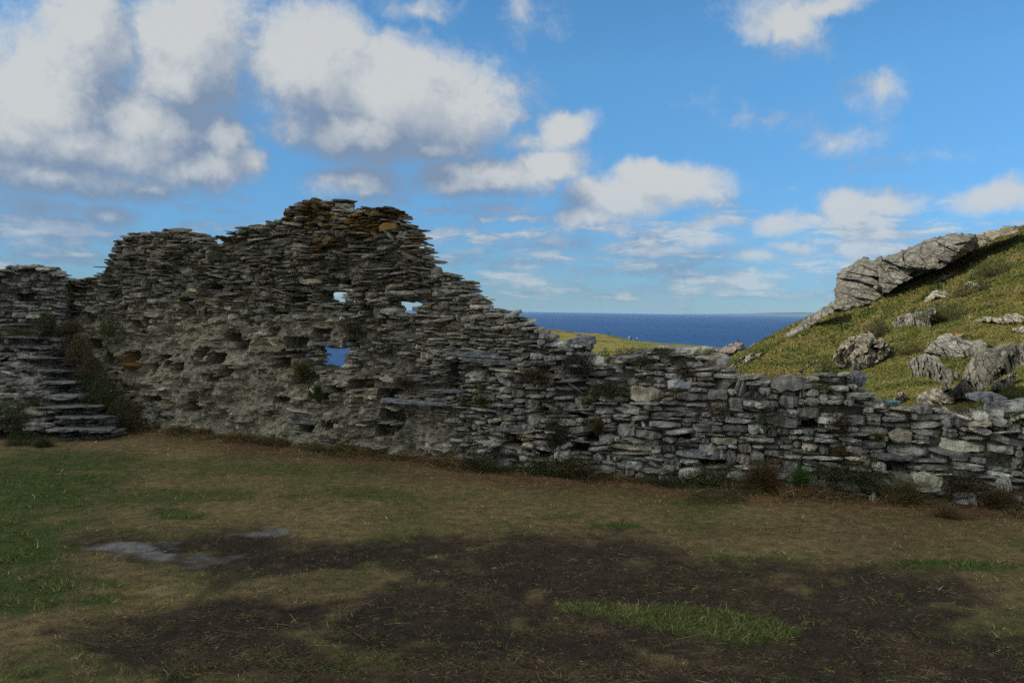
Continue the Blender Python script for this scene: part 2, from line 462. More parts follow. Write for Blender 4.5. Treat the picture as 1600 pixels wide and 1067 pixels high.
def relief(s, z):
    s = np.asarray(s, float); z = np.asarray(z, float)
    tall = 1-sstep(S_TALL-.4, S_TALL+1.2, s)
    a = n2(s, z*1.5, 1.1, 1.5, 3)*.22+n2(s, z*2.0, 3.2, 5.5, 3)*.15
    d = a*(.45+.55*tall)
    d = d+z*(.05+.03*tall)                                     # batter
    d = d+.10*tall*sstep(.75, 1.5, z)*(1-sstep(1.8, 2.5, z))   # waist robbed of its facing
    return d+.03
WALL.df = relief
_q, _z = WALL.profile(TOPPX)
def wall_top(s): return np.interp(s, _q, _z)+n2(s, np.zeros_like(s), 9, 3.3, 3)*.025-.03*sstep(S_TALL, S_TALL+.6, s)
def rear_top(s, d=.45): return np.minimum(wall_top(s), wall_top(s+.36*d))
def wall_base(s): return np.zeros_like(np.asarray(s, float))
S_END = WALL.L-.05
THROUGH = [rect(WALL, 501, 540, 453, 474), rect(WALL, 468, 541, 542, 578), rect(WALL, 602, 649, 467, 490), rect(WALL, 838, 862, 571, 583)]
RECESS = [rect(WALL, 243, 262, 645, 657), rect(WALL, 464, 485, 664, 678), rect(WALL, 783, 815, 677, 697), rect(WALL, 686, 714, 566, 618), rect(WALL, 418, 446, 478, 492), rect(WALL, 560, 590, 470, 486), rect(WALL, 350, 372, 520, 534), rect(WALL, 440, 474, 548, 560),
          rect(WALL, 263, 282, 568, 582), rect(WALL, 322, 341, 552, 570), rect(WALL, 380, 398, 493, 507), rect(WALL, 228, 240, 494, 510),
          rect(WALL, 1386, 1422, 722, 742), rect(WALL, 1092, 1122, 717, 728), rect(WALL, 712, 762, 573, 582), rect(WALL, 222, 238, 440, 456), rect(WALL, 1600, 1630, 700, 716)]
RECESS += [(c[0]-c[2], c[0]+c[2], c[1]-c[3], c[1]+c[3]) for c in CAV if c[1]+c[3] < wall_top(np.array(c[0]))-.15]
def mortar(s, z):
    tall = 1-sstep(S_TALL-.9, S_TALL+.3, s)
    z = np.asarray(z, float)
    q = n2(s, z, 1.6, 9.1, 4)
    low = 1-sstep(1.2, 1.9, z+q*.5)
    left = 1-sstep(S_TALL-3.6, S_TALL-1.2, s+q)
    return np.clip(tall*(.18+.72*low*left+.30*low)+q*.75*tall+(1-tall)*(q-.35)*.8, 0, 1)
def thickness(z): return .58-.06*np.clip(z, 0, 3)
def recess_depth(s, z):
    r = np.zeros_like(s)
    for h in RECESS:
        j = n2(s, z, 11, h[0], 2)*.03
        r = np.where((s > h[0]-j) & (s < h[1]+j) & (z > h[2]-j) & (z < h[3]+j), .28, r)
    return r
def core_front(s, z):
    m = mortar(s, z)
    return relief(s, z)+.100-.085*m+n2(s, z*1.4, 5, 2.2, 5)*(.05+.05*m)+n2(s, z*1.5, 22, 4.2, 3)*.022+recess_depth(s, z)
def core_col(s, z):
    m = mortar(s, z)[:, None]; q = n2(s, z, 2.5, 20.2, 4)[:, None]
    earth = np.array([.125, .110, .085]); lime = np.array([.295, .262, .18])+q*np.array([.16, .15, .10])
    c = earth*(1-m)+lime*m
    o = np.clip(blob(WALL, 200, 568, 22, 14, s, z)*3+n2(s, z, 14, 2.)*1.5, 0, 1)[:, None]
    return np.clip(c*(1-o)+np.array([.33, .17, .04])*o, .02, 1)
def size_main(s, z, rs):
    k = sstep(S_TALL-1.2, S_TALL+2.8, s)
    hi = sstep(1.6, 2.4, z)
    t = rs.lognormal(math.log(.026+.018*k-.006*hi*(1-k)), .44+.06*k)
    w = rs.lognormal(math.log(.135+.085*k), .48)
    if rs.random() < .09: w *= 1.9; t *= 1.4
    if rs.random() < .08: t *= 1.9
    return np.clip(w, .05, .60), np.clip(t, .015, .15)
def stone_tints(s, z, n, rs, orange=None, warm=0.0):
    v = rs.lognormal(0, .30, n)[:, None]
    base = np.array([.295, .272, .222])*v
    hue = rs.random(n)[:, None]
    base = np.where(hue < .12, base*np.array([1.14, 1.06, .90]), base)
    base = np.where((hue > .16) & (hue < .24), base*np.array([.9, 1.0, .98]), base)
    base = np.where(hue > .97, base*1.45, base)
    if orange is not None:
        o = (rs.random(n) < orange)[:, None]
        base = np.where(o, np.array([.30, .19, .06])*rs.uniform(.4, 1.3, (n, 1)), base)
    return np.clip(base, .03, .62)

rs = np.random.default_rng(11)
stones = pack(WALL, wall_top, wall_base, THROUGH+RECESS, size_main, rs, 0.02, S_END)
print('front stones', len(stones))
wall = empty('ruined_wall', (-1.0, 9.9, 0))
tag(wall, 'long ruined dry slate wall, tall and holed at left, dropping to waist height', 'wall')
SK = np.array([0, 0, 0])
def lay_stones(line, st, dfun, mfun, rs, parent, name, orangef=None, tone=None, tpl=TPL, batter=True):
    s, z, w, t = st.T; n = len(st)
    m = mfun(s, z)
    off = rs.normal(-.010, .036, n)
    off += np.where(rs.random(n) < .11, -rs.uniform(.03, .12, n), 0)+np.where(rs.random(n) < .10, rs.uniform(.04, .10, n), 0)
    buried = rs.random(n) < m*.50
    off = np.where(buried, rs.uniform(.03, .10, n), off)
    off = np.where(~buried & (m > .4), off+.02, off)
    ln = rs.uniform(.17, .30, n)*(1+.6*(w > .3)); ln = np.minimum(ln, .36)
    d = dfun(s, z)+off+ln/2
    C = line.pos(s, d, z); tx, ty = line.T(s)
    tilt = np.stack([rs.normal(.0, .075, n)+(rs.random(n) < .07)*rs.normal(0, .32, n)+n2(s, z, 1.3, 7.7)*.14, rs.normal(-.03, .10, n), rs.normal(0, .16, n)], -1)
    V, F, mm = slabs(C, np.stack([tx, ty], -1), np.stack([-ty, tx], -1), w*1.03+.004, ln, t*.96, tilt, rs, tpl)
    col = stone_tints(s, z, n, rs, None if orangef is None else orangef(s, z))
    if tone is not None: col = col*tone(s, z)[:, None]
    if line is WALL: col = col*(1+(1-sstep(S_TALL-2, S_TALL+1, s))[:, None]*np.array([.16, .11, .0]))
    return mesh_obj(name, V, F, M_STONE, parent, np.repeat(np.clip(col, .02, .62), mm, 0))
def orange_prob(s, z):
    o = np.zeros_like(s)
    for b in ((570, 350, 65, 26, 1.2), (460, 338, 30, 14, 1.2), (510, 382, 40, 22, 1.1), (600, 332, 40, 10, 1.6), (640, 375, 30, 22, .6), (360, 368, 18, 10, 1.2), (490, 325, 40, 16, 1.1), (560, 338, 110, 30, .5), (200, 568, 24, 12, 1.)):
        o = np.maximum(o, np.clip(blob(WALL, *b[:4], s, z)*1.6, 0, 1)*b[4]*.7)
    return np.clip(o*.95, 0, .8)
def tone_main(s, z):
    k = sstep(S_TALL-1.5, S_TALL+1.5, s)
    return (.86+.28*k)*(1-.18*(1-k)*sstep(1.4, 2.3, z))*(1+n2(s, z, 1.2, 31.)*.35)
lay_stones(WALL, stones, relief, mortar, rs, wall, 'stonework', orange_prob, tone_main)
V, F, C_ = core_mesh(WALL, rear_top, wall_base, THROUGH, core_front, lambda s, z: relief(s, z)*.3+thickness(z)-.09, .0, S_END, core_col)
mesh_obj('rubble_core', V, F, M_MORTAR, wall, C_, smooth=False)
# rear face and the rubble on the wall head
def size_rear(s, z, rs):
    return np.clip(rs.lognormal(math.log(.26), .35), .1, .6), np.clip(rs.lognormal(math.log(.06), .3), .03, .14)
rear = pack(WALL, lambda s: rear_top(s)-.03, wall_base, THROUGH, size_rear, rs, 0.02, S_END, res=.02)
lay_stones(WALL, rear, lambda s, z: thickness(z)-.11+n2(s, z, 2, 8.)*.03, lambda s, z: np.zeros_like(s), rs, wall, 'rear_stonework', orange_prob, tone_main, TPL_LO)
n = 620
s = rs.uniform(.1, S_END-.1, n); tz = wall_top(s); T_ = thickness(tz)
d0 = relief(s, tz)
f = rs.uniform(.15, .95, n); d = d0+(T_-d0)*f
z = np.minimum(tz, wall_top(s+.36*d))-rs.uniform(.01, .05, n)
tx, ty = WALL.T(s); C = WALL.pos(s, d, z); k = sstep(S_TALL-1, S_TALL+2, s)
tilt = np.stack([rs.normal(0, .09, n), rs.normal(0, .10, n), rs.normal(0, .8, n)], -1)
V, F, mm = slabs(C, np.stack([tx, ty], -1), np.stack([-ty, tx], -1), rs.uniform(.07, .20, n)*(1+.6*k), rs.uniform(.08, .18, n), rs.uniform(.016, .04, n)*(1+.5*k), tilt, rs)
col = stone_tints(s, tz, n, rs, orange_prob(s, tz))*tone_main(s, tz)[:, None]
mesh_obj('coping', V, F, M_STONE, wall, np.repeat(np.clip(col, .02, .6), mm, 0))

# loose ends of slates sticking into the openings
E = []
for h in THROUGH:
    z = h[2]-.01
    while z < h[3]+.02:
        t = rs.uniform(.018, .038); r_ = rs.random(3)
        E.append((h[1]+.10-.10*r_[0]*(h[1]-h[0] > .3), z, t, .06, rs.uniform(.14, .22))); E.append((h[0]-.09+.14*r_[1]*(h[1]-h[0])/.55, z, t, .34, rs.uniform(.14, .22)))
        z += t
E = np.array(E); n = len(E); tx, ty = WALL.T(E[:, 0]); C = WALL.pos(E[:, 0], relief(E[:, 0], E[:, 1])*np.where(E[:, 3] < .2, 1, .35)+E[:, 3], E[:, 1])
V, F, mm = slabs(C, np.stack([tx, ty], -1), np.stack([-ty, tx], -1), E[:, 4], np.full(n, .18), E[:, 2]*1.05, np.stack([rs.normal(0, .08, n), rs.normal(0, .1, n), rs.normal(0, .3, n)], -1), rs)
mesh_obj('jamb_stones', V, F, M_STONE, wall, np.repeat(stone_tints(None, None, n, rs), mm, 0))

def lone_stone(name, line, px, py, wpx, hpx, out, tint, parent, label=None, depth=.24, tilt=(0, 0, 0), dfun=relief, seed=1):
    r_ = np.random.default_rng(seed)
    q, z = line.sz(np.array([px, px-wpx/2, px+wpx/2, px]), np.array([py+hpx/2, py, py, py-hpx/2]))
    w = q[2]-q[1]; t = abs(z[3]-z[0]); zc = (z[0]+z[3])/2; sc = q[0:1]
    d = dfun(sc, np.array([zc]))-out+depth/2
    C = line.pos(sc, d, np.array([zc])); tx, ty = line.T(sc)
    V, F, _ = slabs(C, np.stack([tx, ty], -1), np.stack([-ty, tx], -1), np.array([w]), np.array([depth]), np.array([t]), np.array([tilt], float), r_, box_template(10, 5, 4), .8)
    P = V; V = V+np.stack([fbm(P*14+i*9, 3) for i in range(3)], -1)*min(t, .1)*.10
    o = mesh_obj(name, V, F, M_STONE, parent, np.tile(np.array(tint), (len(V), 1)))
    if label: o['label'] = label
    return o
# lintels over the openings and the few stones that stand out from the rest
for i, (px, py, w, h, out) in enumerate(((765, 565, 78, 9, .09), (742, 554, 90, 9, .05), (520, 538, 60, 9, .05), (518, 452, 50, 7, .04), (622, 462, 62, 8, .05), (474, 660, 52, 7, .05),
                                          (252, 642, 34, 6, .03), (800, 672, 60, 8, .05), (1405, 715, 70, 12, .06), (1108, 711, 62, 14, .05), (847, 567, 44, 8, .05), (700, 612, 60, 7, .04), (640, 592, 50, 9, .10), (645, 628, 90, 8, .11))):
    v = .13+.05*((i*7) % 4)/3
    lone_stone('lintel', WALL, px, py, w, h, out, (v*1.02, v, v*.96), wall, seed=40+i, tilt=(.03*((i % 3)-1), -.05, .03))
lone_stone('boulder', WALL, 1452, 753, 54, 26, .14, (.50, .47, .33), wall, 'pale cream quartz block jutting from the wall foot', tilt=(-.33, 0, .1), seed=3)
lone_stone('boulder', WALL, 1568, 757, 24, 24, .10, (.38, .36, .29), wall, 'pale rounded block low in the wall', tilt=(.2, 0, 0), seed=4)
lone_stone('boulder', WALL, 610, 487, 26, 11, .10, (.36, .345, .27), wall, 'pale rounded stone on the sill of the right hole', seed=5)
lone_stone('coping_stone', WALL, 1396, 631, 26, 7, .02, (.13, .21, .21), wall, 'blue green slate on the wall head', seed=6)
lone_stone('coping_stone', WALL, 1545, 622, 60, 14, .0, (.22, .22, .21), wall, seed=7)
lone_stone('coping_stone', WALL, 905, 534, 44, 15, .05, (.2, .2, .19), wall, seed=8, tilt=(.15, 0, 0))
lone_stone('coping_stone', WALL, 1340, 592, 26, 22, .0, (.17, .17, .17), wall, seed=9, tilt=(-.3, 0, 0))
lone_stone('coping_stone', WALL, 985, 560, 60, 12, .05, (.2, .2, .19), wall, seed=10, tilt=(.12, 0, 0))
lone_stone('boulder', WALL, 1200, 770, 42, 20, .05, (.27, .28, .25), wall, seed=12, tilt=(.1, 0, 0))
lone_stone('boulder', WALL, 1050, 725, 26, 20, .04, (.22, .222, .20), wall, seed=13)
lone_stone('boulder', WALL, 1234, 742, 30, 20, .03, (.20, .21, .19), wall, seed=14)

# ---- the lower wall at the far left, meeting the long wall in a corner
lrel = lambda s, z: n2(s, z*1.5, 1.6, 41., 3)*.10+.05*np.asarray(z)+.03
LEFT = Line([(-9.8, 11.75), (-8.0, 12.12), (-7.0, 12.35), (-6.28, 12.5)], .3)
ltop = [(-160, 440), (-60, 428), (0, 425), (12, 418), (45, 416), (80, 418), (92, 428), (104, 440), (112, 446)]
LEFT.df = lrel
_lq, _lz = LEFT.profile(ltop)
left_top = lambda s: np.interp(s, _lq, _lz)+n2(s, np.zeros_like(s), 9, 8.3, 3)*.02
LR = [rect(LEFT, 25, 55, 458, 472)]
lw = empty('ruined_wall', (-8.0, 12.2, 0))
tag(lw, 'short low end of ruined slate wall behind the steps at the left edge', 'wall')
def size_left(s, z, rs): return np.clip(rs.lognormal(math.log(.19), .4), .06, .5), np.clip(rs.lognormal(math.log(.042), .35), .02, .12)
st = pack(LEFT, left_top, lambda s: np.zeros_like(s), LR, size_left, rs, .02, LEFT.L-.02)
lay_stones(LEFT, st, lrel, lambda s, z: np.clip(.25+n2(s, z, 2, 3.)*.8, 0, .7), rs, lw, 'stonework', None, lambda s, z: .95+0*s)
def lcore(s, z):
    r = np.zeros_like(s)
    for h in LR: r = np.where((s > h[0]) & (s < h[1]) & (z > h[2]) & (z < h[3]), .2, r)
    return lrel(s, z)+.07+n2(s, z, 7, 2.2, 5)*.04+r
V, F, C_ = core_mesh(LEFT, left_top, lambda s: np.zeros_like(s), [], lcore, lambda s, z: .5+0*s, .0, LEFT.L-.02,
                     lambda s, z: np.array([.17, .163, .13])*(1+n2(s, z, 4, 1.)[:, None]*.6))
mesh_obj('rubble_core', V, F, M_MORTAR, lw, C_)
n = 150; s = rs.uniform(.05, LEFT.L-.05, n); tz = left_top(s); d = rs.uniform(.08, .5, n)
tx, ty = LEFT.T(s)
V, F, mm = slabs(LEFT.pos(s, d, tz-rs.uniform(0, .04, n)), np.stack([tx, ty], -1), np.stack([-ty, tx], -1), rs.uniform(.1, .3, n), rs.uniform(.1, .25, n), rs.uniform(.02, .05, n),
                 np.stack([rs.normal(0, .08, n), rs.normal(0, .1, n), rs.normal(0, .8, n)], -1), rs)
mesh_obj('coping', V, F, M_STONE, lw, np.repeat(stone_tints(s, tz, n, rs), mm, 0))

# ---- worn steps in front of the corner: nine treads of thin slates
steps = empty('stone_steps', tuple(on_ground(np.array(110.), np.array(690.))))
tag(steps, 'worn flight of slate steps climbing at the left edge, half overgrown', 'steps')
SP = [(168, 670, 84), (162, 651, 82), (146, 634, 55), (127, 617, 24), (121, 596, 60), (102, 578, 58), (90, 559, 28), (77, 541, 22), (62, 526, -40)]
SY = [10.85+.19*i for i in range(9)]
for i, (pr, py, pl) in enumerate(SP):
    a = at(np.array(float(pl)), np.array(float(py)), SY[i]); b = at(np.array(float(pr)), np.array(float(py)), SY[i])
    zt = (a[2]+b[2])/2; zb = -.05 if i == 0 else at(np.array(100.), np.array(float(SP[i-1][1])), SY[i-1])[2]-.02
    Cs, Ws, Ds, Ts, tl = [], [], [], [], []
    z = zt
    lay = 0
    while z > zb:
        t = rs.uniform(.028, .05) if lay == 0 else rs.uniform(.02, .045)
        x = a[0]+rs.uniform(-.1, .05)
        while x < b[0]-.05:
            w = rs.uniform(.3, .62) if lay == 0 else rs.uniform(.12, .4)
            w = min(w, b[0]-x+.02)
            yy = SY[i]+.17+(rs.uniform(-.09, -.03) if lay == 0 else rs.uniform(.09, .17))-.10*((x+w/2-b[0])/(b[0]-a[0]))*0
            Cs.append((x+w/2, yy, z-t/2)); Ws.append(w*1.05); Ds.append(.36); Ts.append(t)
            tl.append((rs.normal(0, .03), rs.normal(-.02, .03), rs.normal(.0, .06))); x += w
        z -= t; lay += 1
    n = len(Cs)
    U = np.tile([1., 0.], (n, 1)); NN = np.tile([0., 1.], (n, 1))
    V, F, mm = slabs(np.array(Cs), U, NN, np.array(Ws), np.array(Ds), np.array(Ts), np.array(tl), rs, TPL, .8)
    c = np.array([.165, .158, .14])*rs.lognormal(0, .22, (n, 1))
    mesh_obj('step', V, F, M_STONE, steps, np.repeat(c, mm, 0))
# broken rubble to the left of the treads and under them
n = 300
px = rs.uniform(-60, 75, n); k = rs.uniform(0, 1, n); py = 540+k*128
Y = 12.6-(py-526)/(670-526)*1.55+rs.uniform(-.05, .1, n)
C = at(px, py, Y); okm = C[:, 2] > -.05; C = C[okm]; n = len(C)
V, F, mm = slabs(C, np.tile([1., 0.], (n, 1)), np.tile([0., 1.], (n, 1)), rs.uniform(.12, .34, n), rs.uniform(.14, .3, n), rs.uniform(.03, .08, n),
                 np.stack([rs.normal(0, .12, n), rs.normal(0, .12, n), rs.normal(0, .4, n)], -1), rs)
mesh_obj('rubble', V, F, M_STONE, steps, np.repeat(stone_tints(None, None, n, rs)*.8, mm, 0))
# packed earth core of the flight so nothing is hollow
gx, gy = np.meshgrid(np.linspace(-7.6, -4.95, 60), np.linspace(10.75, 12.75, 46), indexing='ij')
zz = np.clip((gy-10.95)*.70-.10, -.1, 1.25)*sstep(-4.95, -5.5, gx+.0*gy-.18*(gy-10.8))+n2(gx, gy, 4, 6.)*.05-.12
xr = np.interp(gy, SY, [at(np.array(float(p[0])), np.array(float(p[1])), y)[0] for p, y in zip(SP, SY)])
zz = np.where(gx > xr-.02, np.minimum(zz, (zz+.12)*np.clip(1-(gx-xr)*1.1, 0, 1)-.10), zz)
idx = np.arange(gx.size).reshape(gx.shape)
V = np.stack([gx, gy, zz], -1).reshape(-1, 3)
F = np.stack([idx[:-1, :-1], idx[1:, :-1], idx[1:, 1:], idx[:-1, 1:]], -1).reshape(-1, 4)
mesh_obj('earth_fill', V, F, M_SOIL, steps, np.tile([.035, .032, .022], (len(V), 1)), smooth=True)
# ------------------------------------------------------------------ courtyard ground
def lines(a, b, fine0, fine1, st, grow=1.25):
    v = list(np.arange(fine0, fine1+1e-6, st))
    s_ = st
    while v[-1] < b: s_ *= grow; v.append(v[-1]+s_)
    s_ = st
    while v[0] > a: s_ *= grow; v.insert(0, v[0]-s_)
    return np.array(v)
def wall_dist(x, y):
    """distance in front (+) of the long wall's face, roughly"""
    az = np.arctan2(x, np.maximum(y, .1)); q = np.interp(az, WALL.az, WALL.s); wx, wy = WALL.P(q); tx, ty = WALL.T(q)
    return (wy-y)*tx-(wx-x)*ty
def ground_z(x, y):
    z = n2(x, y, .35, 1.1, 3)*.06+n2(x, y, 2.2, 4.1, 4)*.022
    w = wall_dist(x, y)
    z = z+.035*np.exp(-np.clip(w, 0, None)**2/.10)*(1+n2(x, y, 1.5, 2.)*.8)
    z = z-.75*np.clip(-w-1.3, 0, 80)**1.15
    return np.maximum(z, -64)
DIRT = [(100, 838), (150, 828), (230, 832), (330, 826), (420, 830), (480, 845), (560, 850), (700, 838), (830, 828), (960, 838), (1060, 853), (1100, 868), (1250, 878), (1420, 888), (1500, 903), (1512, 960),
        (1500, 985), (1620, 1000), (1700, 1080), (1700, 1200), (300, 1200), (240, 1060), (80, 1012), (55, 988), (190, 960), (310, 935), (350, 905), (300, 884), (200, 866), (130, 852)]
STRAWIN = [(340, 925), (420, 895), (560, 880), (620, 905), (560, 935), (420, 945)]
LUSH = [(860, 936), (930, 938), (1010, 939), (1110, 944), (1200, 958), (1245, 978), (1240, 993), (1170, 996), (1090, 986), (960, 960), (890, 950)]
GREENS = [(40, 760, 190, 62, 1.), (30, 860, 130, 40, 1.), (70, 925, 200, 45, 1.), (590, 770, 110, 14, .7), (250, 775, 220, 16, .7), (1180, 872, 120, 12, .75), (1480, 882, 130, 12, 1.), (940, 826, 45, 9, 1.), (850, 805, 60, 8, .6), (270, 803, 40, 8, .9), (170, 832, 80, 14, .8), (10, 830, 120, 60, .9),
          (180, 905, 50, 14, .7), (360, 880, 50, 7, .6), (530, 885, 40, 6, .7), (1400, 960, 70, 40, .25), (100, 720, 140, 22, .7), (420, 735, 160, 14, .6), (20, 1050, 50, 20, .7)]
PALE = [(205, 852, 75, 11, 1.), (255, 862, 40, 9, .9), (415, 833, 50, 6, .75), (330, 870, 60, 12, .35)]
BROWNIN = [(520, 1040, 200, 35, .9), (830, 1030, 160, 30, .8), (760, 930, 90, 14, .7), (1080, 1035, 120, 22, .5), (640, 905, 60, 12, .5), (1180, 900, 180, 10, .3), (900, 965, 60, 10, .6), (990, 880, 200, 14, .3)]
def ell(px, py, b, warp): return np.clip((1-np.sqrt(((px-b[0])/b[2])**2+((py-b[1])/b[3])**2)+warp)*2.0, 0, 1)*b[4]
def ground_masks(x, y):
    P = np.stack([x, y, np.zeros_like(x)], -1)
    px, py = project(P); py = np.where(P[..., 1] < 1.5, 1500, py); px = np.clip(px, -900, 2500); py = np.clip(py, 640, 1500)
    sc = np.clip((py-484)/400, .2, 3)
    wx = (n2(x, y, .8, 3., 4)*85+n2(x, y, 4.5, 8., 3)*30)*sc; wy = (n2(x, y, .8, 13., 4)*26+n2(x, y, 4.5, 28., 3)*9)*sc
    qx, qy = px+wx, py+wy
    dirt = sstep(-1.5, 1.5, poly_sd(qx, qy*3.0, [(a, b*3.0) for a, b in DIRT])/26+n2(x, y, 7, 33., 4)*2.2)
    straw = sstep(-.5, .6, poly_sd(qx, qy*3, [(a, b*3) for a, b in STRAWIN])/30+n2(x, y, 6, 35., 4))
    lush = sstep(-.4, .4, poly_sd(px+wx*.25, (py+wy*.2)*3, [(a, b*3) for a, b in LUSH])/16+n2(x, y, 9, 36., 4)*1.6)
    w = n2(x, y, 3, 50., 4)*.9
    green = np.max([ell(qx, qy, b, w) for b in GREENS], 0)
    pale = np.max([ell(px+wx*.6, py+wy*.5, b, n2(x, y, 6, 55., 4)*1.3) for b in PALE], 0)
    thin = np.max([ell(qx, qy, b, w) for b in BROWNIN], 0)
    thin = np.maximum(thin, sstep(.12, .45, n2(x, y, 1.7, 71., 5))*.75)
    dirt = np.clip(dirt-straw*.85, 0, 1)*(1-lush)
    dirt = dirt*(1-.75*sstep(.10, .42, n2(x, y, 2.4, 111., 5)+.25*n2(x, y, 9, 112., 3)))
    green = np.maximum(green*(1-dirt), lush)
    wd = wall_dist(x, y)
    russet = (1-sstep(.15, .95, wd+n2(x, y, 2, 61.)*.6))*sstep(-2.0, 3.0, x+6.2)
    russet = np.maximum(russet, .5*np.max([ell(qx, qy, b, w) for b in ((1180, 828, 150, 18, 1.), (1450, 835, 190, 20, .8), (900, 765, 60, 9, 1.))], 0))
    return dirt, green, pale, thin, russet, lush
C_DIRT, C_STRAW, C_GREEN, C_RUSSET, C_PALE = (np.array(c) for c in ([.038, .0235, .0112], [.160, .114, .043], [.052, .074, .010], [.140, .078, .032], [.175, .165, .15]))
def ground_col(x, y, masks):
    dirt, green, pale, thin, russet, lush = (m[..., None] for m in masks)
    v = n2(x, y, 1.2, 81., 5)[..., None]; g2 = np.clip(.12+n2(x, y, .9, 91., 4)[..., None]*1.6, 0, .7)
    c = C_STRAW*(1+v*.5+.5*n2(x, y, 11, 141., 3)[..., None])
    c = c*(1-g2)+C_GREEN*g2
    c = c*(1-green)+C_GREEN*green
    c = c*(1-russet)+C_RUSSET*(1+v*.5)*russet
    dd = C_DIRT*(1+v*.6+.5*n2(x, y, 8, 151., 4)[..., None]); q = thin*.8; dd = dd*(1-q)+np.array([.092, .057, .029])*q
    dd = dd*(1+.35*np.clip(n2(x, y, .5, 66.)[..., None], -1, 1))
    c = c*(1-dirt)+dd*dirt
    c = c*(1-pale)+C_PALE*pale
    return np.clip(c, .005, .9)
gxl = lines(-46, 30, -8.5, 7.0, .045); gyl = lines(-30, 60, 3.2, 13.2, .045)
GX, GY = np.meshgrid(gxl, gyl, indexing='ij')
GZ = ground_z(GX, GY)
gm = ground_masks(GX, GY)
GZ = GZ-.012*gm[0]+n2(GX, GY, 9, 3., 3)*.010
GZ = np.where(GX > 8, GZ, GZ)
idx = np.arange(GX.size).reshape(GX.shape)
F = np.stack([idx[:-1, :-1], idx[1:, :-1], idx[1:, 1:], idx[:-1, 1:]], -1).reshape(-1, 4)
ground = mesh_obj('ground', np.stack([GX, GY, GZ], -1).reshape(-1, 3), F, M_SOIL, None, ground_col(GX, GY, gm).reshape(-1, 3), smooth=True)
tag(ground, 'flat courtyard of worn brown turf with a bare muddy patch', 'ground', kind='structure')

# ------------------------------------------------------------------ the hill on the right
class RBF:
    def __init__(s, P, z, lam=.02):
        P = np.asarray(P, float); s.P = P; n = len(P)
        K = s.k(P[:, None]-P[None]); K += np.eye(n)*lam
        A = np.zeros((n+3, n+3)); A[:n, :n] = K; A[:n, n:] = np.c_[np.ones(n), P]; A[n:, :n] = A[:n, n:].T
        s.w = np.linalg.solve(A, np.r_[z, 0, 0, 0])
    @staticmethod
    def k(d): return np.sqrt((d**2).sum(-1)+.5)
    def __call__(s, x, y):
        x = np.asarray(x, float); sh = x.shape; Q = np.stack([x.ravel(), np.asarray(y, float).ravel()], -1)
        o = np.empty(len(Q))
        for i in range(0, len(Q), 20000):
            q = Q[i:i+20000]; o[i:i+20000] = s.k(q[:, None]-s.P[None]) @ s.w[:-3]+s.w[-3]+q @ s.w[-2:]
        return o.reshape(sh)
RIDGE = [(1220, 534, 75), (1255, 503, 72), (1300, 482, 70), (1340, 464, 67), (1385, 443, 64), (1430, 421, 62), (1480, 405, 60), (1520, 388, 58), (1560, 374, 57), (1600, 354, 56)]
MID = [(1340, 642, 24), (1420, 652, 20), (1600, 642, 17), (1165, 602, 36), (1130, 588, 42), (1105, 580, 60), (1140, 566, 70), (1180, 553, 80), (1400, 520, 45), (1500, 480, 46), (1600, 450, 45), (1300, 550, 48),
       (1450, 585, 31), (1550, 565, 31), (1600, 510, 36), (1220, 577, 52), (1350, 593, 35), (1500, 615, 24), (1450, 455, 56)]
cp = [at(np.array(float(a)), np.array(float(b)), float(c)) for a, b, c in RIDGE+MID]
cp += [np.array(p, float) for p in ((3, 12, -.5), (8, 11, -.2), (14, 12, .2), (22, 12, 1.4), (6, 20, -1.6), (5, 40, -5.5), (8, 62, -6.5), (5, 80, -13), (16, 92, -8), (40, 30, 11), (40, 48, 11.5), (30, 20, 5))]
cp = np.array(cp)
HR = RBF(cp[:, :2], cp[:, 2])
rp = np.array([at(np.array(float(a)), np.array(float(b)), float(c)) for a, b, c in RIDGE])
def hill_z(x, y):
    x = np.asarray(x, float); y = np.asarray(y, float)
    z = HR(x, y)
    xr = np.interp(-y, -np.r_[rp[:, 1], 50., 40.], np.r_[rp[:, 0], 37., 46.])
    z = z-.9*np.clip(x-xr-1.2, 0, None)*sstep(40, 55, y)-.9*np.clip(x-45, 0, None)
    z = z-1.8*np.clip(np.interp(y, [9, 16, 90], [3, 4, 11])-x, 0, None)*sstep(11, 18, y)
    z = z-1.3*np.clip(y-86, 0, None)
    z = z+(n2(x, y, .16, 5., 4)*.55+n2(x, y, .9, 6., 4)*.16)*sstep(15, 30, y)+n2(x, y, 3, 7., 3)*.05
    z = z-.8*np.clip(2.0-(-wall_dist(x, y)), 0, None)
    return np.maximum(z, -64)
hx = np.r_[np.arange(-40, 2, 2.), np.arange(2, 46, .22), np.arange(46, 120, 3.)]; hy = np.r_[np.arange(8.2, 90, .25), np.arange(90, 150, 2.)]
HX, HY = np.meshgrid(hx, hy, indexing='ij'); HZ = hill_z(HX, HY)
def bilinear(gx, gy, gz):
    def f(x, y):
        fx = np.interp(x, gx, np.arange(len(gx))); fy = np.interp(y, gy, np.arange(len(gy)))
        i = np.minimum(fx.astype(int), len(gx)-2); j = np.minimum(fy.astype(int), len(gy)-2); u, v = fx-i, fy-j
        return (gz[i, j]*(1-u)+gz[i+1, j]*u)*(1-v)+(gz[i, j+1]*(1-u)+gz[i+1, j+1]*u)*v
    return f
hill_z = bilinear(hx, hy, HZ)
idx = np.arange(HX.size).reshape(HX.shape)
F = np.stack([idx[:-1, :-1], idx[1:, :-1], idx[1:, 1:], idx[:-1, 1:]], -1).reshape(-1, 4)
M_HILL = mat_hillgrass('hill_turf', .16, 2.6)
hill = mesh_obj('hill', np.stack([HX, HY, HZ], -1).reshape(-1, 3), F, M_HILL, None, smooth=True)
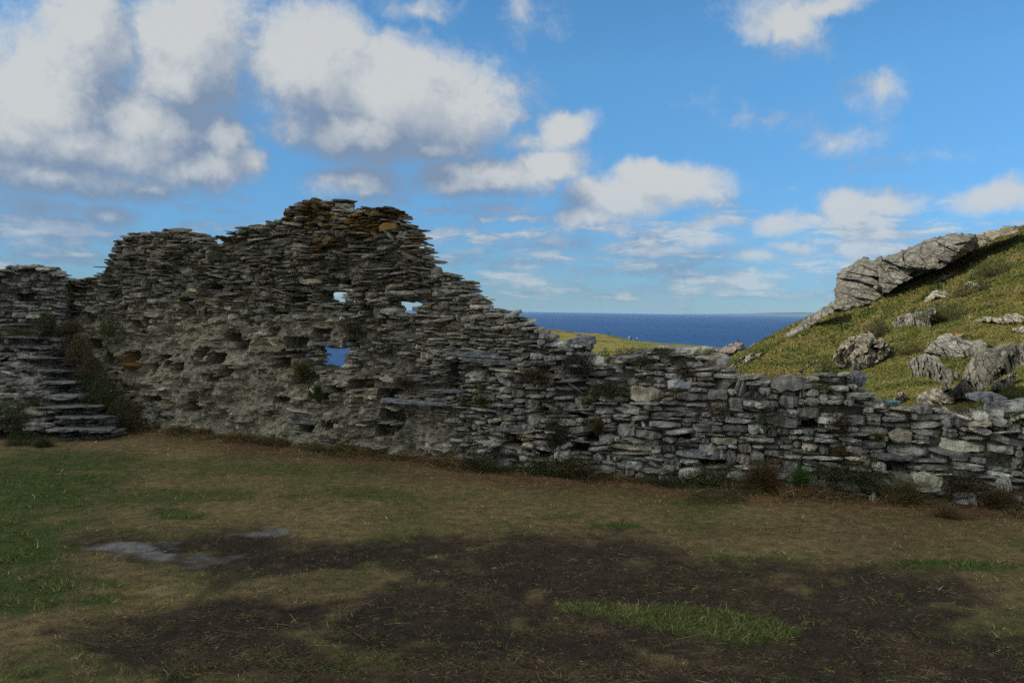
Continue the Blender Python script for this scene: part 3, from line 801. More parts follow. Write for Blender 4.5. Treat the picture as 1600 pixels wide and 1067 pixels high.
tag(hill, 'sunlit grassy hill climbing to the right behind the low wall', 'hill', kind='structure')
def hit(zf, px, py, y0, y1, n=900):
    """forward distance at which the sight line through a photo pixel meets a height field"""
    px = np.atleast_1d(np.asarray(px, float)); py = np.atleast_1d(np.asarray(py, float))
    Y = np.linspace(y0, y1, n); r = ray(px, py)
    X = r[:, :1]*Y; Z = EYE+r[:, 2:]*Y
    below = Z < zf(X, np.broadcast_to(Y, X.shape))
    i = np.where(below.any(1), below.argmax(1), n-1)
    return Y[i], below.any(1)

# ------------------------------------------------------------------ headland across the cove, sea, far coast
HP = [(820, 520, 330), (860, 514, 335), (900, 518, 335), (940, 523, 330), (985, 532, 325), (1040, 536, 315), (1100, 540, 300), (1160, 546, 270), (935, 554, 235), (1000, 550, 220), (860, 582, 190), (1100, 562, 195), (1150, 566, 190), (780, 540, 300), (1230, 560, 250)]
hp = np.array([at(np.array(float(a)), np.array(float(b)), float(c)) for a, b, c in HP])
LR_ = RBF(hp[:, :2], hp[:, 2])
lim = np.array([[x*330/f, 330] for x, f in ((1, 1),)])
sil = hp[:8]; so = np.argsort(sil[:, 0])
def head_z(x, y):
    z = LR_(x, y)
    ys = np.interp(x, sil[so, 0], sil[so, 1])
    z = z-.9*np.clip(y-ys-2, 0, None)-.03*np.clip(y-ys-2, 0, None)**1.5
    z = z-1.2*np.clip(182-y, 0, None)-.8*np.clip(-x-8, 0, None)-.5*np.clip(x-118, 0, None)
    return np.maximum(z+n2(x, y, .05, 4., 4)*1.0+n2(x, y, .4, 5., 3)*.25, -64)
X_, Y_ = np.meshgrid(np.r_[np.arange(-90, -20, 4.), np.arange(-20, 110, .9), np.arange(110, 200, 4.)], np.r_[np.arange(130, 180, 3.), np.arange(180, 345, 1.2), np.arange(345, 420, 4.)], indexing='ij')
idx = np.arange(X_.size).reshape(X_.shape)
F = np.stack([idx[:-1, :-1], idx[1:, :-1], idx[1:, 1:], idx[:-1, 1:]], -1).reshape(-1, 4)
M_HEAD = mat_hillgrass('headland_turf', .035, .45, 1.35)
for n_ in M_HEAD.node_tree.nodes: pass
head = mesh_obj('headland', np.stack([X_, Y_, head_z(X_, Y_)], -1).reshape(-1, 3), F, M_HEAD, None, smooth=True)
tag(head, 'sunlit yellow green headland seen over the low part of the wall', 'headland', kind='structure')

m, N, b = material('sea_water')
geo = N.new('ShaderNodeNewGeometry'); P = geo.outputs['Position']
w1 = N.noise(N.vmath('MULTIPLY', P, (1, 1.7, 1)), .05, 8, .62); w2 = N.noise(P, .0016, 5, .6)
c = N.mix(N.rng(w2.outputs[0], .35, .65), rgb(.010, .062, .185), rgb(.016, .078, .215))
c = N.mix(N.rng(w1.outputs[0], .40, .66), N.mix(.30, c, rgb(0, 0, 0)), c)
N.link(c, b.inputs['Base Color'])
bp = N.new('ShaderNodeBump'); bp.inputs['Strength'].default_value = 1.0; bp.inputs['Distance'].default_value = 6.0
N.link(w1.outputs[0], bp.inputs['Height']); N.link(bp.outputs[0], b.inputs['Normal'])
b.inputs['Roughness'].default_value = .55; b.inputs['Specular IOR Level'].default_value = .12
M_SEA = m
rr = np.r_[0, 60, 200, 600, 2000, 6000, 15000, 34000]; th = np.linspace(0, 2*math.pi, 97)[:-1]
V = [(0, 0, -60.)]+[(r*math.cos(t), r*math.sin(t), -60.) for r in rr[1:] for t in th]
F3 = [(0, 1+i, 1+(i+1) % 96) for i in range(96)]
F4 = [(1+k*96+i, 1+(k+1)*96+i, 1+(k+1)*96+(i+1) % 96, 1+k*96+(i+1) % 96) for k in range(len(rr)-2) for i in range(96)]
sea = mesh_obj('sea', np.array(V), [np.array(F3), np.array(F4)], M_SEA)
tag(sea, 'deep blue sea reaching a level horizon', 'sea', kind='structure')
# low coast 26 km out
cpx = np.arange(1080, 1420, 6.); hgt = np.interp(cpx, [1080, 1120, 1170, 1220, 1260, 1300, 1420], [.2, .9, 1.8, 3.6, 4.4, 4.0, 5.0])*1.3*32000/FPX+n2(cpx, cpx*0, .03, 3.)*14
D0 = 32000.; sx = (cpx-800)/FPX*D0
V, Fq = [], []
for i, (x, h) in enumerate(zip(sx, hgt)):
    V += [(x, D0-300, -61), (x, D0, -60+h*.8+8), (x, D0+900, -60+h+8), (x, D0+2500, -61)]
    if i: k = 4*i; Fq += [(k-4+j, k+j, k+j+1, k-3+j) for j in range(3)]
coast = mesh_obj('coast', np.array(V), np.array(Fq), mat_plain('far_coast', (.07, .08, .05)), smooth=True)
tag(coast, 'faint blue line of distant coast on the horizon', 'coast', kind='structure')

# ------------------------------------------------------------------ rock outcrops
def facets(u, v, ang, size, stretch, rs, jump, slope):
    ca, sa = math.cos(ang), math.sin(ang)
    wu = n2(u, v, .7/size, 3.3+jump, 3)*size*.9; wv = n2(u, v, .7/size, 8.3+jump, 3)*size*.9; u, v = u+wu, v+wv
    a, b_ = (u*ca+v*sa)/stretch, -u*sa+v*ca
    n = max(6, int((np.ptp(a)+size)*(np.ptp(b_)+size)/size**2*1.3)); n = min(n, 900)
    A = rs.uniform(a.min()-size/2, a.max()+size/2, n); B = rs.uniform(b_.min()-size/2, b_.max()+size/2, n)
    h = rs.normal(0, jump, n); gx = rs.normal(0, slope, n); gy = rs.normal(0, slope, n)
    o = np.empty(u.shape)
    for i in range(0, len(u), 4000):
        sl = slice(i, i+4000)
        d = (a[sl, None]-A)**2+(b_[sl, None]-B)**2; k = d.argmin(1)
        o[sl] = h[k]+gx[k]*(a[sl]-A[k])*stretch+gy[k]*(b_[sl]-B[k])
    return o
def rock(poly, label, tint, ang=.5, thick=None, step=1.3, stretch=3.0, fsize=None, seed=1, orange=None, group=None, jump=1.0, name='rock_outcrop', depth=None, zf=None, yr=(14, 85), warp=2.8, lean=1.1, sm=False):
    rs_ = np.random.default_rng(seed); poly = np.array(poly, float); zf = zf or hill_z
    x0, y0 = poly.min(0)-3; x1, y1 = poly.max(0)+3
    gx, gy = np.meshgrid(np.arange(x0, x1+step, step), np.arange(y0, y1+step, step), indexing='ij')
    nv_ = n2(gx, gy, .13, seed*3.7, 5)
    sd0 = poly_sd(gx, gy, poly); sd = sd0+nv_*warp*1.6
    cols = np.linspace(poly[:, 0].min()+1, poly[:, 0].max()-1, 25)
    bot, top_ = [], []
    for c in cols:
        ys = np.arange(y0, y1, .5); ins = poly_sd(np.full_like(ys, c), ys, poly) > 0
        bot.append(ys[ins].max() if ins.any() else np.nan); top_.append(ys[ins].min() if ins.any() else np.nan)
    bot, top_ = np.array(bot), np.array(top_); g_ = ~np.isnan(bot); cols, bot, top_ = cols[g_], bot[g_], top_[g_]
    if depth is None:
        Y, ok = hit(zf, cols, bot+1.0, *yr)
        Y = np.where(ok, Y, np.median(Y[ok]) if ok.any() else yr[1])
        Yb = np.polyval(np.polyfit(cols, Y, 1), gx)
    else:
        Yb = np.interp(gx, [poly[:, 0].min(), poly[:, 0].max()], depth)
    bl = np.interp(gx, cols, np.convolve(np.pad(bot, 2, 'edge'), np.ones(5)/5, 'valid'))
    sdu = poly_sd(gx, gy, [(cols[0]-1, y1+400)]+[(c, t_) for c, t_ in zip(cols, top_)]+[(cols[-1]+1, y1+400)])
    mpp = Yb/FPX
    u, v = gx*mpp, -gy*mpp
    hgt = np.clip((bl-gy)*mpp, 0, None)
    W = np.ptp(poly[:, 0])*mpp.mean(); H = np.ptp(poly[:, 1])*mpp.mean()
    th = thick or .40*math.sqrt(W*H); fs = fsize or .22*math.sqrt(W*H)/1.5
    e = np.clip((np.maximum(sdu, sd0)+1.5)*mpp/(.5*min(W, H)), 0, 1)*np.clip(.35+.65*hgt/(.3*H), 0, 1); dome = np.sqrt(1-(1-e)**2)
    fl = facets(u.ravel(), v.ravel(), ang, fs, stretch, rs_, fs*.34*jump, .36*jump).reshape(gx.shape)
    fl += facets(u.ravel(), v.ravel(), ang+.25, fs*.40, 1+.45*(stretch-1), rs_, fs*.15*jump, .34*jump).reshape(gx.shape)
    fl += n2(u, v, 1.2/fs, seed, 5)*fs*.36
    Yf = Yb+lean*hgt-th*dome*.75-fl*np.clip(e*3, .25, 1)
    Yk = np.maximum(Yb+lean*hgt+th*(.55+.25*dome), Yf+.15)
    ok = sd[:-1, :-1] > 0
    Pf, Pb = at(gx, gy, Yf).reshape(-1, 3), at(gx, gy, Yk).reshape(-1, 3)
    n = len(Pf); idx = np.arange(n).reshape(gx.shape)
    A, B, C_, D_ = idx[:-1, :-1], idx[1:, :-1], idx[1:, 1:], idx[:-1, 1:]
    F = [np.stack([A, D_, C_, B], -1)[ok], np.stack([A, B, C_, D_], -1)[ok]+n]
    okp = np.pad(ok, 1)
    for (dx, dy, q) in ((-1, 0, (A, D_)), (1, 0, (C_, B)), (0, -1, (B, A)), (0, 1, (D_, C_))):
        nb = okp[1+dx:okp.shape[0]-1+dx, 1+dy:okp.shape[1]-1+dy]; mk = ok & ~nb
        p, r_ = q[0][mk], q[1][mk]; F.append(np.stack([r_, p, p+n, r_+n], -1))
    F = np.concatenate(F); V = np.concatenate([Pf, Pb])
    col = np.tile(np.array(tint, float), (n, 1))*(1+.35*n2(u, v, 1/fs, 33.+seed, 4).reshape(-1, 1))
    if orange:
        o_ = np.clip((1-np.hypot((gx-orange[0])/orange[2], (gy-orange[1])/orange[3])+nv_)*2.5, 0, 1).reshape(-1, 1)
        col = col*(1-o_)+np.array([.34, .155, .025])*o_
    col = np.concatenate([col, col])
    used = np.unique(F); rm = np.full(len(V), -1); rm[used] = np.arange(len(used))
    o = mesh_obj(name, V[used], rm[F], M_ROCK, None, np.clip(col[used], .02, .7), smooth=sm)
    lo = V[used].min(0); ce = V[used].mean(0); recenter(o, (ce[0], ce[1], lo[2]))
    return tag(o, label, 'rock', group)
GRP = 'rock outcrops on the grassy hill'
grey, tan, pale = (.195, .182, .148), (.25, .22, .158), (.35, .315, .24)
rock([(1298, 482), (1303, 468), (1304, 448), (1308, 440), (1306, 430), (1316, 420), (1330, 414), (1340, 405), (1352, 400), (1358, 405), (1366, 406), (1376, 400), (1384, 408), (1386, 425), (1384, 440), (1388, 455), (1372, 466), (1356, 474), (1338, 480), (1318, 484)],
     'big blocky grey crag at the left end of the ridge, above the sea', grey, .75, 3.0, 1.0, 1.6, 1.1, 5, group=GRP, depth=(63, 59.5), jump=1.35)
rock([(1368, 416), (1378, 402), (1392, 398), (1400, 396), (1410, 390), (1430, 384), (1448, 374), (1478, 366), (1500, 363), (1524, 366), (1527, 380), (1516, 393), (1500, 402), (1478, 414), (1455, 424), (1430, 432), (1412, 440), (1394, 452), (1380, 458), (1374, 440)],
     'long grey slab crag topping the ridge with a dark overhang', grey, .55, 2.6, 1.0, 2.2, 1.0, 9, group=GRP, depth=(59.5, 55), jump=1.3, lean=.3)
rock([(1524, 374), (1526, 366), (1540, 362), (1556, 359), (1570, 354), (1586, 353), (1594, 357), (1586, 364), (1568, 367), (1556, 370), (1544, 380), (1530, 386)],
     'small pale rocks at the very top right of the ridge', tan, .4, 1.2, .9, 2.0, .6, 12, group=GRP, depth=(55, 52.5))
rock([(1216, 538), (1226, 522), (1240, 512), (1254, 500), (1272, 488), (1290, 478), (1302, 470), (1308, 480), (1300, 490), (1284, 496), (1270, 506), (1256, 516), (1242, 526), (1226, 540)],
     'row of grey rocks stepping down the ridge to the sea', (.21, .195, .16), .75, 1.4, .9, 2.0, .9, 15, group=GRP, depth=(62, 57), jump=1.3)
rock([(1301, 562), (1304, 548), (1316, 534), (1330, 526), (1342, 521), (1354, 518), (1364, 520), (1368, 530), (1378, 526), (1384, 530), (1391, 540), (1388, 552), (1378, 562), (1362, 570), (1345, 577), (1326, 577), (1306, 572)],
     'ribbed tan boulder low on the slope, nearest the dark shrub', tan, 1.05, 1.0, .9, 2.8, .36, 18, group=GRP, jump=1.3)
rock([(1392, 504), (1402, 496), (1414, 490), (1430, 488), (1440, 486), (1448, 482), (1460, 480), (1462, 486), (1452, 496), (1454, 508), (1446, 516), (1432, 519), (1414, 512), (1400, 510)],
     'ribbed tan boulder in mid slope, uphill from the dark shrub', (.25, .23, .185), 1.1, .8, .9, 3.0, .4, 21, group=GRP, jump=1.3)
rock([(1441, 474), (1446, 464), (1456, 456), (1466, 452), (1478, 456), (1484, 462), (1474, 466), (1462, 464), (1452, 470)],
     'pale rock beside the round brown shrub high on the slope', pale, .5, .7, .8, 2.0, .45, 24, group=GRP)
rock([(1460, 440), (1466, 433), (1474, 429), (1484, 428), (1486, 431), (1478, 434), (1470, 439)], 'small flat pale stone lying alone just below the ridge', pale, .4, .5, .6, 2.5, .4, 27, group=GRP)
rock([(1506, 442), (1514, 440), (1522, 442), (1534, 448), (1530, 452), (1518, 448), (1508, 446)], 'thin pale stone above the round brown shrub', pale, -.2, .5, .6, 2.5, .4, 28, group=GRP)
rock([(1444, 548), (1456, 534), (1466, 526), (1478, 519), (1492, 519), (1506, 522), (1504, 532), (1520, 532), (1532, 528), (1542, 534), (1544, 542), (1532, 548), (1524, 552), (1508, 556), (1494, 559), (1480, 558), (1462, 552)],
     'smooth rounded rock with an orange lichen cap', (.225, .215, .175), .2, 1.0, .9, 1.6, .55, 31, orange=(1496, 519, 16, 6), group=GRP, jump=.55)
rock([(1414, 570), (1422, 562), (1432, 556), (1444, 553), (1458, 554), (1468, 560), (1474, 570), (1478, 578), (1468, 590), (1472, 596), (1458, 597), (1440, 592), (1426, 586), (1422, 576)],
     'pitted grey rock beneath the orange capped rock', (.22, .205, .165), .3, .9, .8, 1.6, .28, 34, group=GRP, jump=1.2)
rock([(1474, 578), (1482, 576), (1492, 580), (1498, 584), (1490, 596), (1484, 606), (1472, 610), (1470, 596)], 'rough tan rock wedged between pitted rock and leaning slab', tan, .9, .7, .8, 1.5, .25, 36, group=GRP, depth=(21.5, 20.6))
rock([(1482, 616), (1492, 602), (1504, 588), (1508, 572), (1514, 560), (1528, 546), (1552, 541), (1570, 536), (1588, 536), (1592, 545), (1594, 566), (1586, 578), (1572, 584), (1556, 594), (1542, 604), (1528, 616), (1514, 622), (1498, 620)],
     'huge leaning slab of grey rock above the right end of the low wall', (.27, .245, .18), .62, 1.3, .9, 2.0, .42, 39, group=GRP, jump=.9, lean=.8, depth=(22.5, 19.0))
rock([(1548, 602), (1562, 592), (1576, 586), (1588, 580), (1586, 594), (1578, 604), (1568, 610), (1550, 610)], 'pale flat sided block tucked under the leaning slab', (.29, .268, .215), .6, .6, .8, 1.4, .5, 41, group=GRP, jump=.5)
rock([(1518, 503), (1530, 497), (1546, 494), (1560, 496), (1574, 490), (1588, 489), (1600, 496), (1602, 503), (1588, 505), (1574, 505), (1556, 502), (1540, 502)],
     'long pale rock ledge near the right edge of the slope', pale, .1, .6, .8, 2.4, .35, 44, group=GRP)
rock([(1580, 514), (1592, 510), (1606, 510), (1612, 518), (1600, 521), (1586, 519)], 'low pale rock at the right edge, below the long ledge', pale, .1, .6, .8, 2.4, .35, 46, group=GRP)
rock([(1590, 540), (1602, 530), (1640, 528), (1640, 582), (1606, 580), (1594, 570)], 'upright grey rock beside the leaning slab, cut by the right edge', (.24, .22, .17), 1.2, .9, .9, 1.6, .5, 48, group=GRP)
rock([(1428, 628), (1434, 616), (1446, 610), (1462, 606), (1474, 610), (1484, 604), (1494, 614), (1490, 628), (1472, 636), (1446, 636)],
     'broken pale rubble of rock just over the low wall', (.29, .265, .2), .4, .7, .8, 1.4, .22, 50, group=GRP, jump=1.4, yr=(13, 50))
rock([(1398, 618), (1404, 612), (1412, 612), (1414, 622), (1406, 630), (1396, 630)], 'small pale boulder just over the wall beside the dead stalks', pale, .4, .4, .7, 1.2, .25, 52, group=GRP, yr=(13, 50))
rock([(1164, 556), (1168, 544), (1178, 536), (1186, 531), (1193, 533), (1200, 540), (1196, 546), (1186, 548), (1176, 556)], 'pointed dark topped rock on the skyline against the sea', (.20, .19, .16), 1.0, 1.2, .7, 1.5, .7, 54, group=GRP, depth=(78, 76))
rock([(1140, 573), (1150, 564), (1162, 557), (1176, 552), (1190, 552), (1186, 560), (1172, 564), (1158, 568), (1148, 576)], 'scatter of pale stones running down beneath the pointed rock', pale, .5, .6, .7, 1.8, .35, 56, group=GRP, jump=1.5)
rock([(1246, 580), (1254, 573), (1264, 567), (1276, 560), (1278, 565), (1268, 572), (1258, 579)], 'small sliver of pale rock just above the wall, below the ridge', pale, .6, .5, .7, 2, .3, 58, group=GRP)
rock([(1090, 566), (1098, 552), (1112, 546), (1126, 545), (1138, 538), (1150, 534), (1162, 535), (1166, 545), (1154, 549), (1144, 556), (1130, 564), (1110, 570)],
     'pinkish grey rock mass at the end of the far headland', (.235, .20, .17), .3, 5, .7, 2.4, 1.8, 60, depth=(190, 186), lean=.4)
# ------------------------------------------------------------------ grass and plants
def blades(P, D, L, W, bend, col, rs, seg=2):
    """curved tapering blades. P base, D direction (unit), L length, W width; returns V, F(list), colours"""
    n = len(P)
    side = np.cross(D, rs.normal(size=(n, 3))); side /= np.linalg.norm(side, axis=1)[:, None]+1e-9
    sag = rs.normal(size=(n, 3)); sag[:, 2] = -np.abs(sag[:, 2])*.8; sag /= np.linalg.norm(sag, axis=1)[:, None]+1e-9
    tip = P+D*L[:, None]+sag*(L*bend)[:, None]
    if seg == 1:
        V = np.stack([P-side*W[:, None]/2, P+side*W[:, None]/2, tip], 1).reshape(-1, 3)
        F = np.arange(n*3).reshape(n, 3); return V, [F], np.repeat(col, 3, 0)
    mid = P+D*(L*.55)[:, None]+sag*(L*bend*.25)[:, None]
    V = np.stack([P-side*W[:, None]/2, P+side*W[:, None]/2, mid+side*W[:, None]*.4, mid-side*W[:, None]*.4, tip], 1).reshape(-1, 3)
    b = (np.arange(n)*5)[:, None]
    return V, [b+np.array([[0, 1, 2, 3]]), b+np.array([[3, 2, 4]])], np.repeat(col, 5, 0)
def unit(v): return v/(np.linalg.norm(v, axis=-1, keepdims=True)+1e-9)

rs = np.random.default_rng(21)
# short turf of the courtyard
n = 1300000
px = rs.uniform(-120, 1720, n); py = 655+(1120-655)*rs.random(n)**.75
G = on_ground(px, py); x, y = G[:, 0], G[:, 1]
wd = wall_dist(x, y); keep = (wd > -.02) & (y < 13.2)
x, y, wd = x[keep], y[keep], wd[keep]
mk = ground_masks(x, y); dirt, green, pale_, thin, russet, lush = mk
dens = np.clip(1-dirt*1.02, 0, 1)*(.50+.5*green)+dirt*(.20+.42*thin)
dens = np.clip(dens+russet*.35-pale_, 0, 1)*np.clip(.62+n2(x, y, 6, 12., 3)*1.3, .1, 1)
keep = rs.random(len(x)) < dens*.62
x, y, wd = x[keep], y[keep], wd[keep]; dirt, green, pale_, thin, russet, lush = [a[keep] for a in mk]
n = len(x); print('blades', n)
z = ground_z(x, y)-.012
g = np.clip(green+.25+n2(x, y, .9, 91., 4)*1.2, .03, 1)
isg = rs.random(n) < np.clip(g*.8, .05, .85)*(1-russet*.7)
col = np.where(isg[:, None], np.array([.060, .092, .012]), np.array([.245, .182, .078]))
col = np.where((dirt[:, None] > .4) & ~isg[:, None], np.array([.115, .080, .040]), col)
rus = rs.random(n) < russet*.75
col = np.where(rus[:, None], np.array([.125, .066, .025]), col)
col = np.where((lush[:, None] > .5) & isg[:, None], np.array([.085, .12, .018]), col)
clump = n2(x, y, 5, 131., 4)
col = col*rs.lognormal(0, .5, (n, 1))*(1+.9*clump)[:, None]
L = rs.uniform(.014, .042, n)*np.clip(1+1.6*clump, .4, 2.2)*(1+.5*green)*(1+1.0*np.exp(-np.clip(wd, 0, None)/.35)); L = np.where(lush > .4, rs.uniform(.03, .075, n), L)
D = unit(np.stack([rs.normal(0, .7, n), rs.normal(0, .7, n), np.where(dirt > .5, .22, .62)*np.ones(n)], -1))
W = rs.uniform(.0028, .0052, n)*np.clip(y/5, .9, 2.2)
V, F, C_ = blades(np.stack([x, y, z], -1), D, L, W, .35, col, rs, 1)
tag(mesh_obj('grass', V, F, M_LEAF, None, C_), 'short worn turf of green and straw coloured blades across the courtyard', 'grass', kind='stuff')
# longer tuft of grass left standing in the mud
n = 4600
px = rs.uniform(855, 1255, n); py = rs.uniform(930, 1002, n); G = on_ground(px, py)
k = ground_masks(G[:, 0], G[:, 1])[5] > .35; G = G[k]; px = px[k]; n = len(G)
isg = rs.random(n) < np.interp(px, [860, 1000, 1100, 1240], [.62, .5, .34, .22])
col = np.where(isg[:, None], np.array([.112, .122, .026]), np.array([.24, .19, .09]))*rs.lognormal(0, .3, (n, 1))
G[:, 2] = ground_z(G[:, 0], G[:, 1])-.01
D = unit(np.stack([rs.normal(.1, .55, n), rs.normal(0, .55, n), np.ones(n)*.75], -1))
V, F, C_ = blades(G, D, rs.uniform(.028, .080, n)*np.interp(px, [860, 1050, 1160, 1240], [.75, 1, 1.15, .9]), rs.uniform(.002, .0036, n), .5, col, rs)
tag(mesh_obj('long_grass', V, F, M_LEAF, None, C_), 'strip of longer green and straw grass standing in the bare mud', 'grass', kind='stuff')
# loose straw lying about
n = 1700
px = rs.uniform(100, 1650, n); py = rs.uniform(800, 1090, n); G = on_ground(px, py); x, y = G[:, 0], G[:, 1]
k = rs.random(n) < np.clip(.25+n2(x, y, 1.6, 44., 3)*2, .02, 1); x, y = x[k], y[k]; n = len(x)
a = rs.normal(0, .9, n)
D = unit(np.stack([np.cos(a), np.sin(a), rs.uniform(-.02, .14, n)], -1))
V, F, C_ = blades(np.stack([x, y, ground_z(x, y)+.004], -1), D, rs.uniform(.05, .22, n), rs.uniform(.0012, .0026, n), .25, np.array([.17, .135, .08])*rs.lognormal(0, .35, (n, 1)), rs)
tag(mesh_obj('straw', V, F, M_LEAF, None, C_), 'loose dry straw stalks scattered over the mud', 'straw', kind='stuff')
# rank dry grass along the foot of the wall
n = 70000
q = rs.uniform(.9, S_END, n); off = np.abs(rs.normal(0, .16, n))+.0
cl = n2(q, off, 2.2, 17., 3); k = rs.random(n) < np.clip(.55+cl*2.2, .06, 1)*np.clip(sstep(1.2, 2.2, q), .1, 1); q, off = q[k], off[k]; cl = cl[k]; n = len(q)
r0 = relief(q, np.zeros(n)); P = WALL.pos(q, r0*.5-off+.02, np.zeros(n)); P[:, 2] = ground_z(P[:, 0], P[:, 1])-.015
gr = np.clip(n2(q, q*0, 1.3, 23., 3)*2.0+.30, 0, .85)
isg = rs.random(n) < gr
col = np.where(isg[:, None], np.array([.055, .068, .016]), np.where(rs.random(n)[:, None] < .55, np.array([.16, .082, .030]), np.array([.21, .150, .065])))*rs.lognormal(0, .35, (n, 1))
tx, ty = WALL.T(q)
D = unit(np.stack([ty*.35+rs.normal(0, .5, n), -tx*.35+rs.normal(0, .5, n), np.ones(n)*.75], -1))
V, F, C_ = blades(P, D, rs.uniform(.06, .19, n)*np.clip(.8+cl*1.8, .3, 1.7)*np.exp(-off*1.2), rs.uniform(.003, .006, n), .6, col, rs)
tag(mesh_obj('dry_grass', V, F, M_LEAF, None, C_), 'russet and straw coloured rank grass along the foot of the wall', 'grass', kind='stuff')
# grass, fern and heather cover of the hill
n = 700000
y = 11+77*rs.random(n)**1.7; x = y*rs.uniform(.20, .62, n)
P = np.stack([x, y, hill_z(x, y)-.03], -1); qx, qy = project(P); k = (qx < 1640) & (qy > 340) & (qy < 665) & (x < 47); P = P[k]; Y = P[:, 1]; n = len(P)
xr = np.interp(-P[:, 1], -np.r_[rp[:, 1], 50., 40.], np.r_[rp[:, 0], 37., 46.]); k = (P[:, 0] < xr+.3) | (P[:, 1] < 45); P, Y = P[k], Y[k]; n = len(P)
a1 = n2(P[:, 0], P[:, 1], .22, 3., 4); a2 = n2(P[:, 0], P[:, 1], .5, 9., 4)
col = np.where((a1+rs.normal(0, .10, n) > .0)[:, None], np.array([.165, .138, .036]), np.array([.108, .116, .024]))
col = np.where((a2+rs.normal(0, .06, n) > .17)[:, None], np.array([.066, .084, .016]), col)
col = np.where((a2+rs.normal(0, .07, n) < -.22)[:, None], np.array([.20, .150, .06]), col)*rs.lognormal(0, .12, (n, 1))
D = unit(np.stack([rs.normal(-.1, .6, n), rs.normal(0, .6, n), np.ones(n)*.8], -1))
sc = np.clip(Y/45, .45, 1.6)*np.where(a2 > .17, 1.25, 1)
V, F, C_ = blades(P, D, rs.uniform(.08, .22, n)*sc, rs.uniform(.025, .06, n)*sc, .5, col, rs)
tag(mesh_obj('hill_grass', V, F, M_LEAF, None, C_), 'rough yellow and green grass covering the sunlit hill', 'grass', kind='stuff')

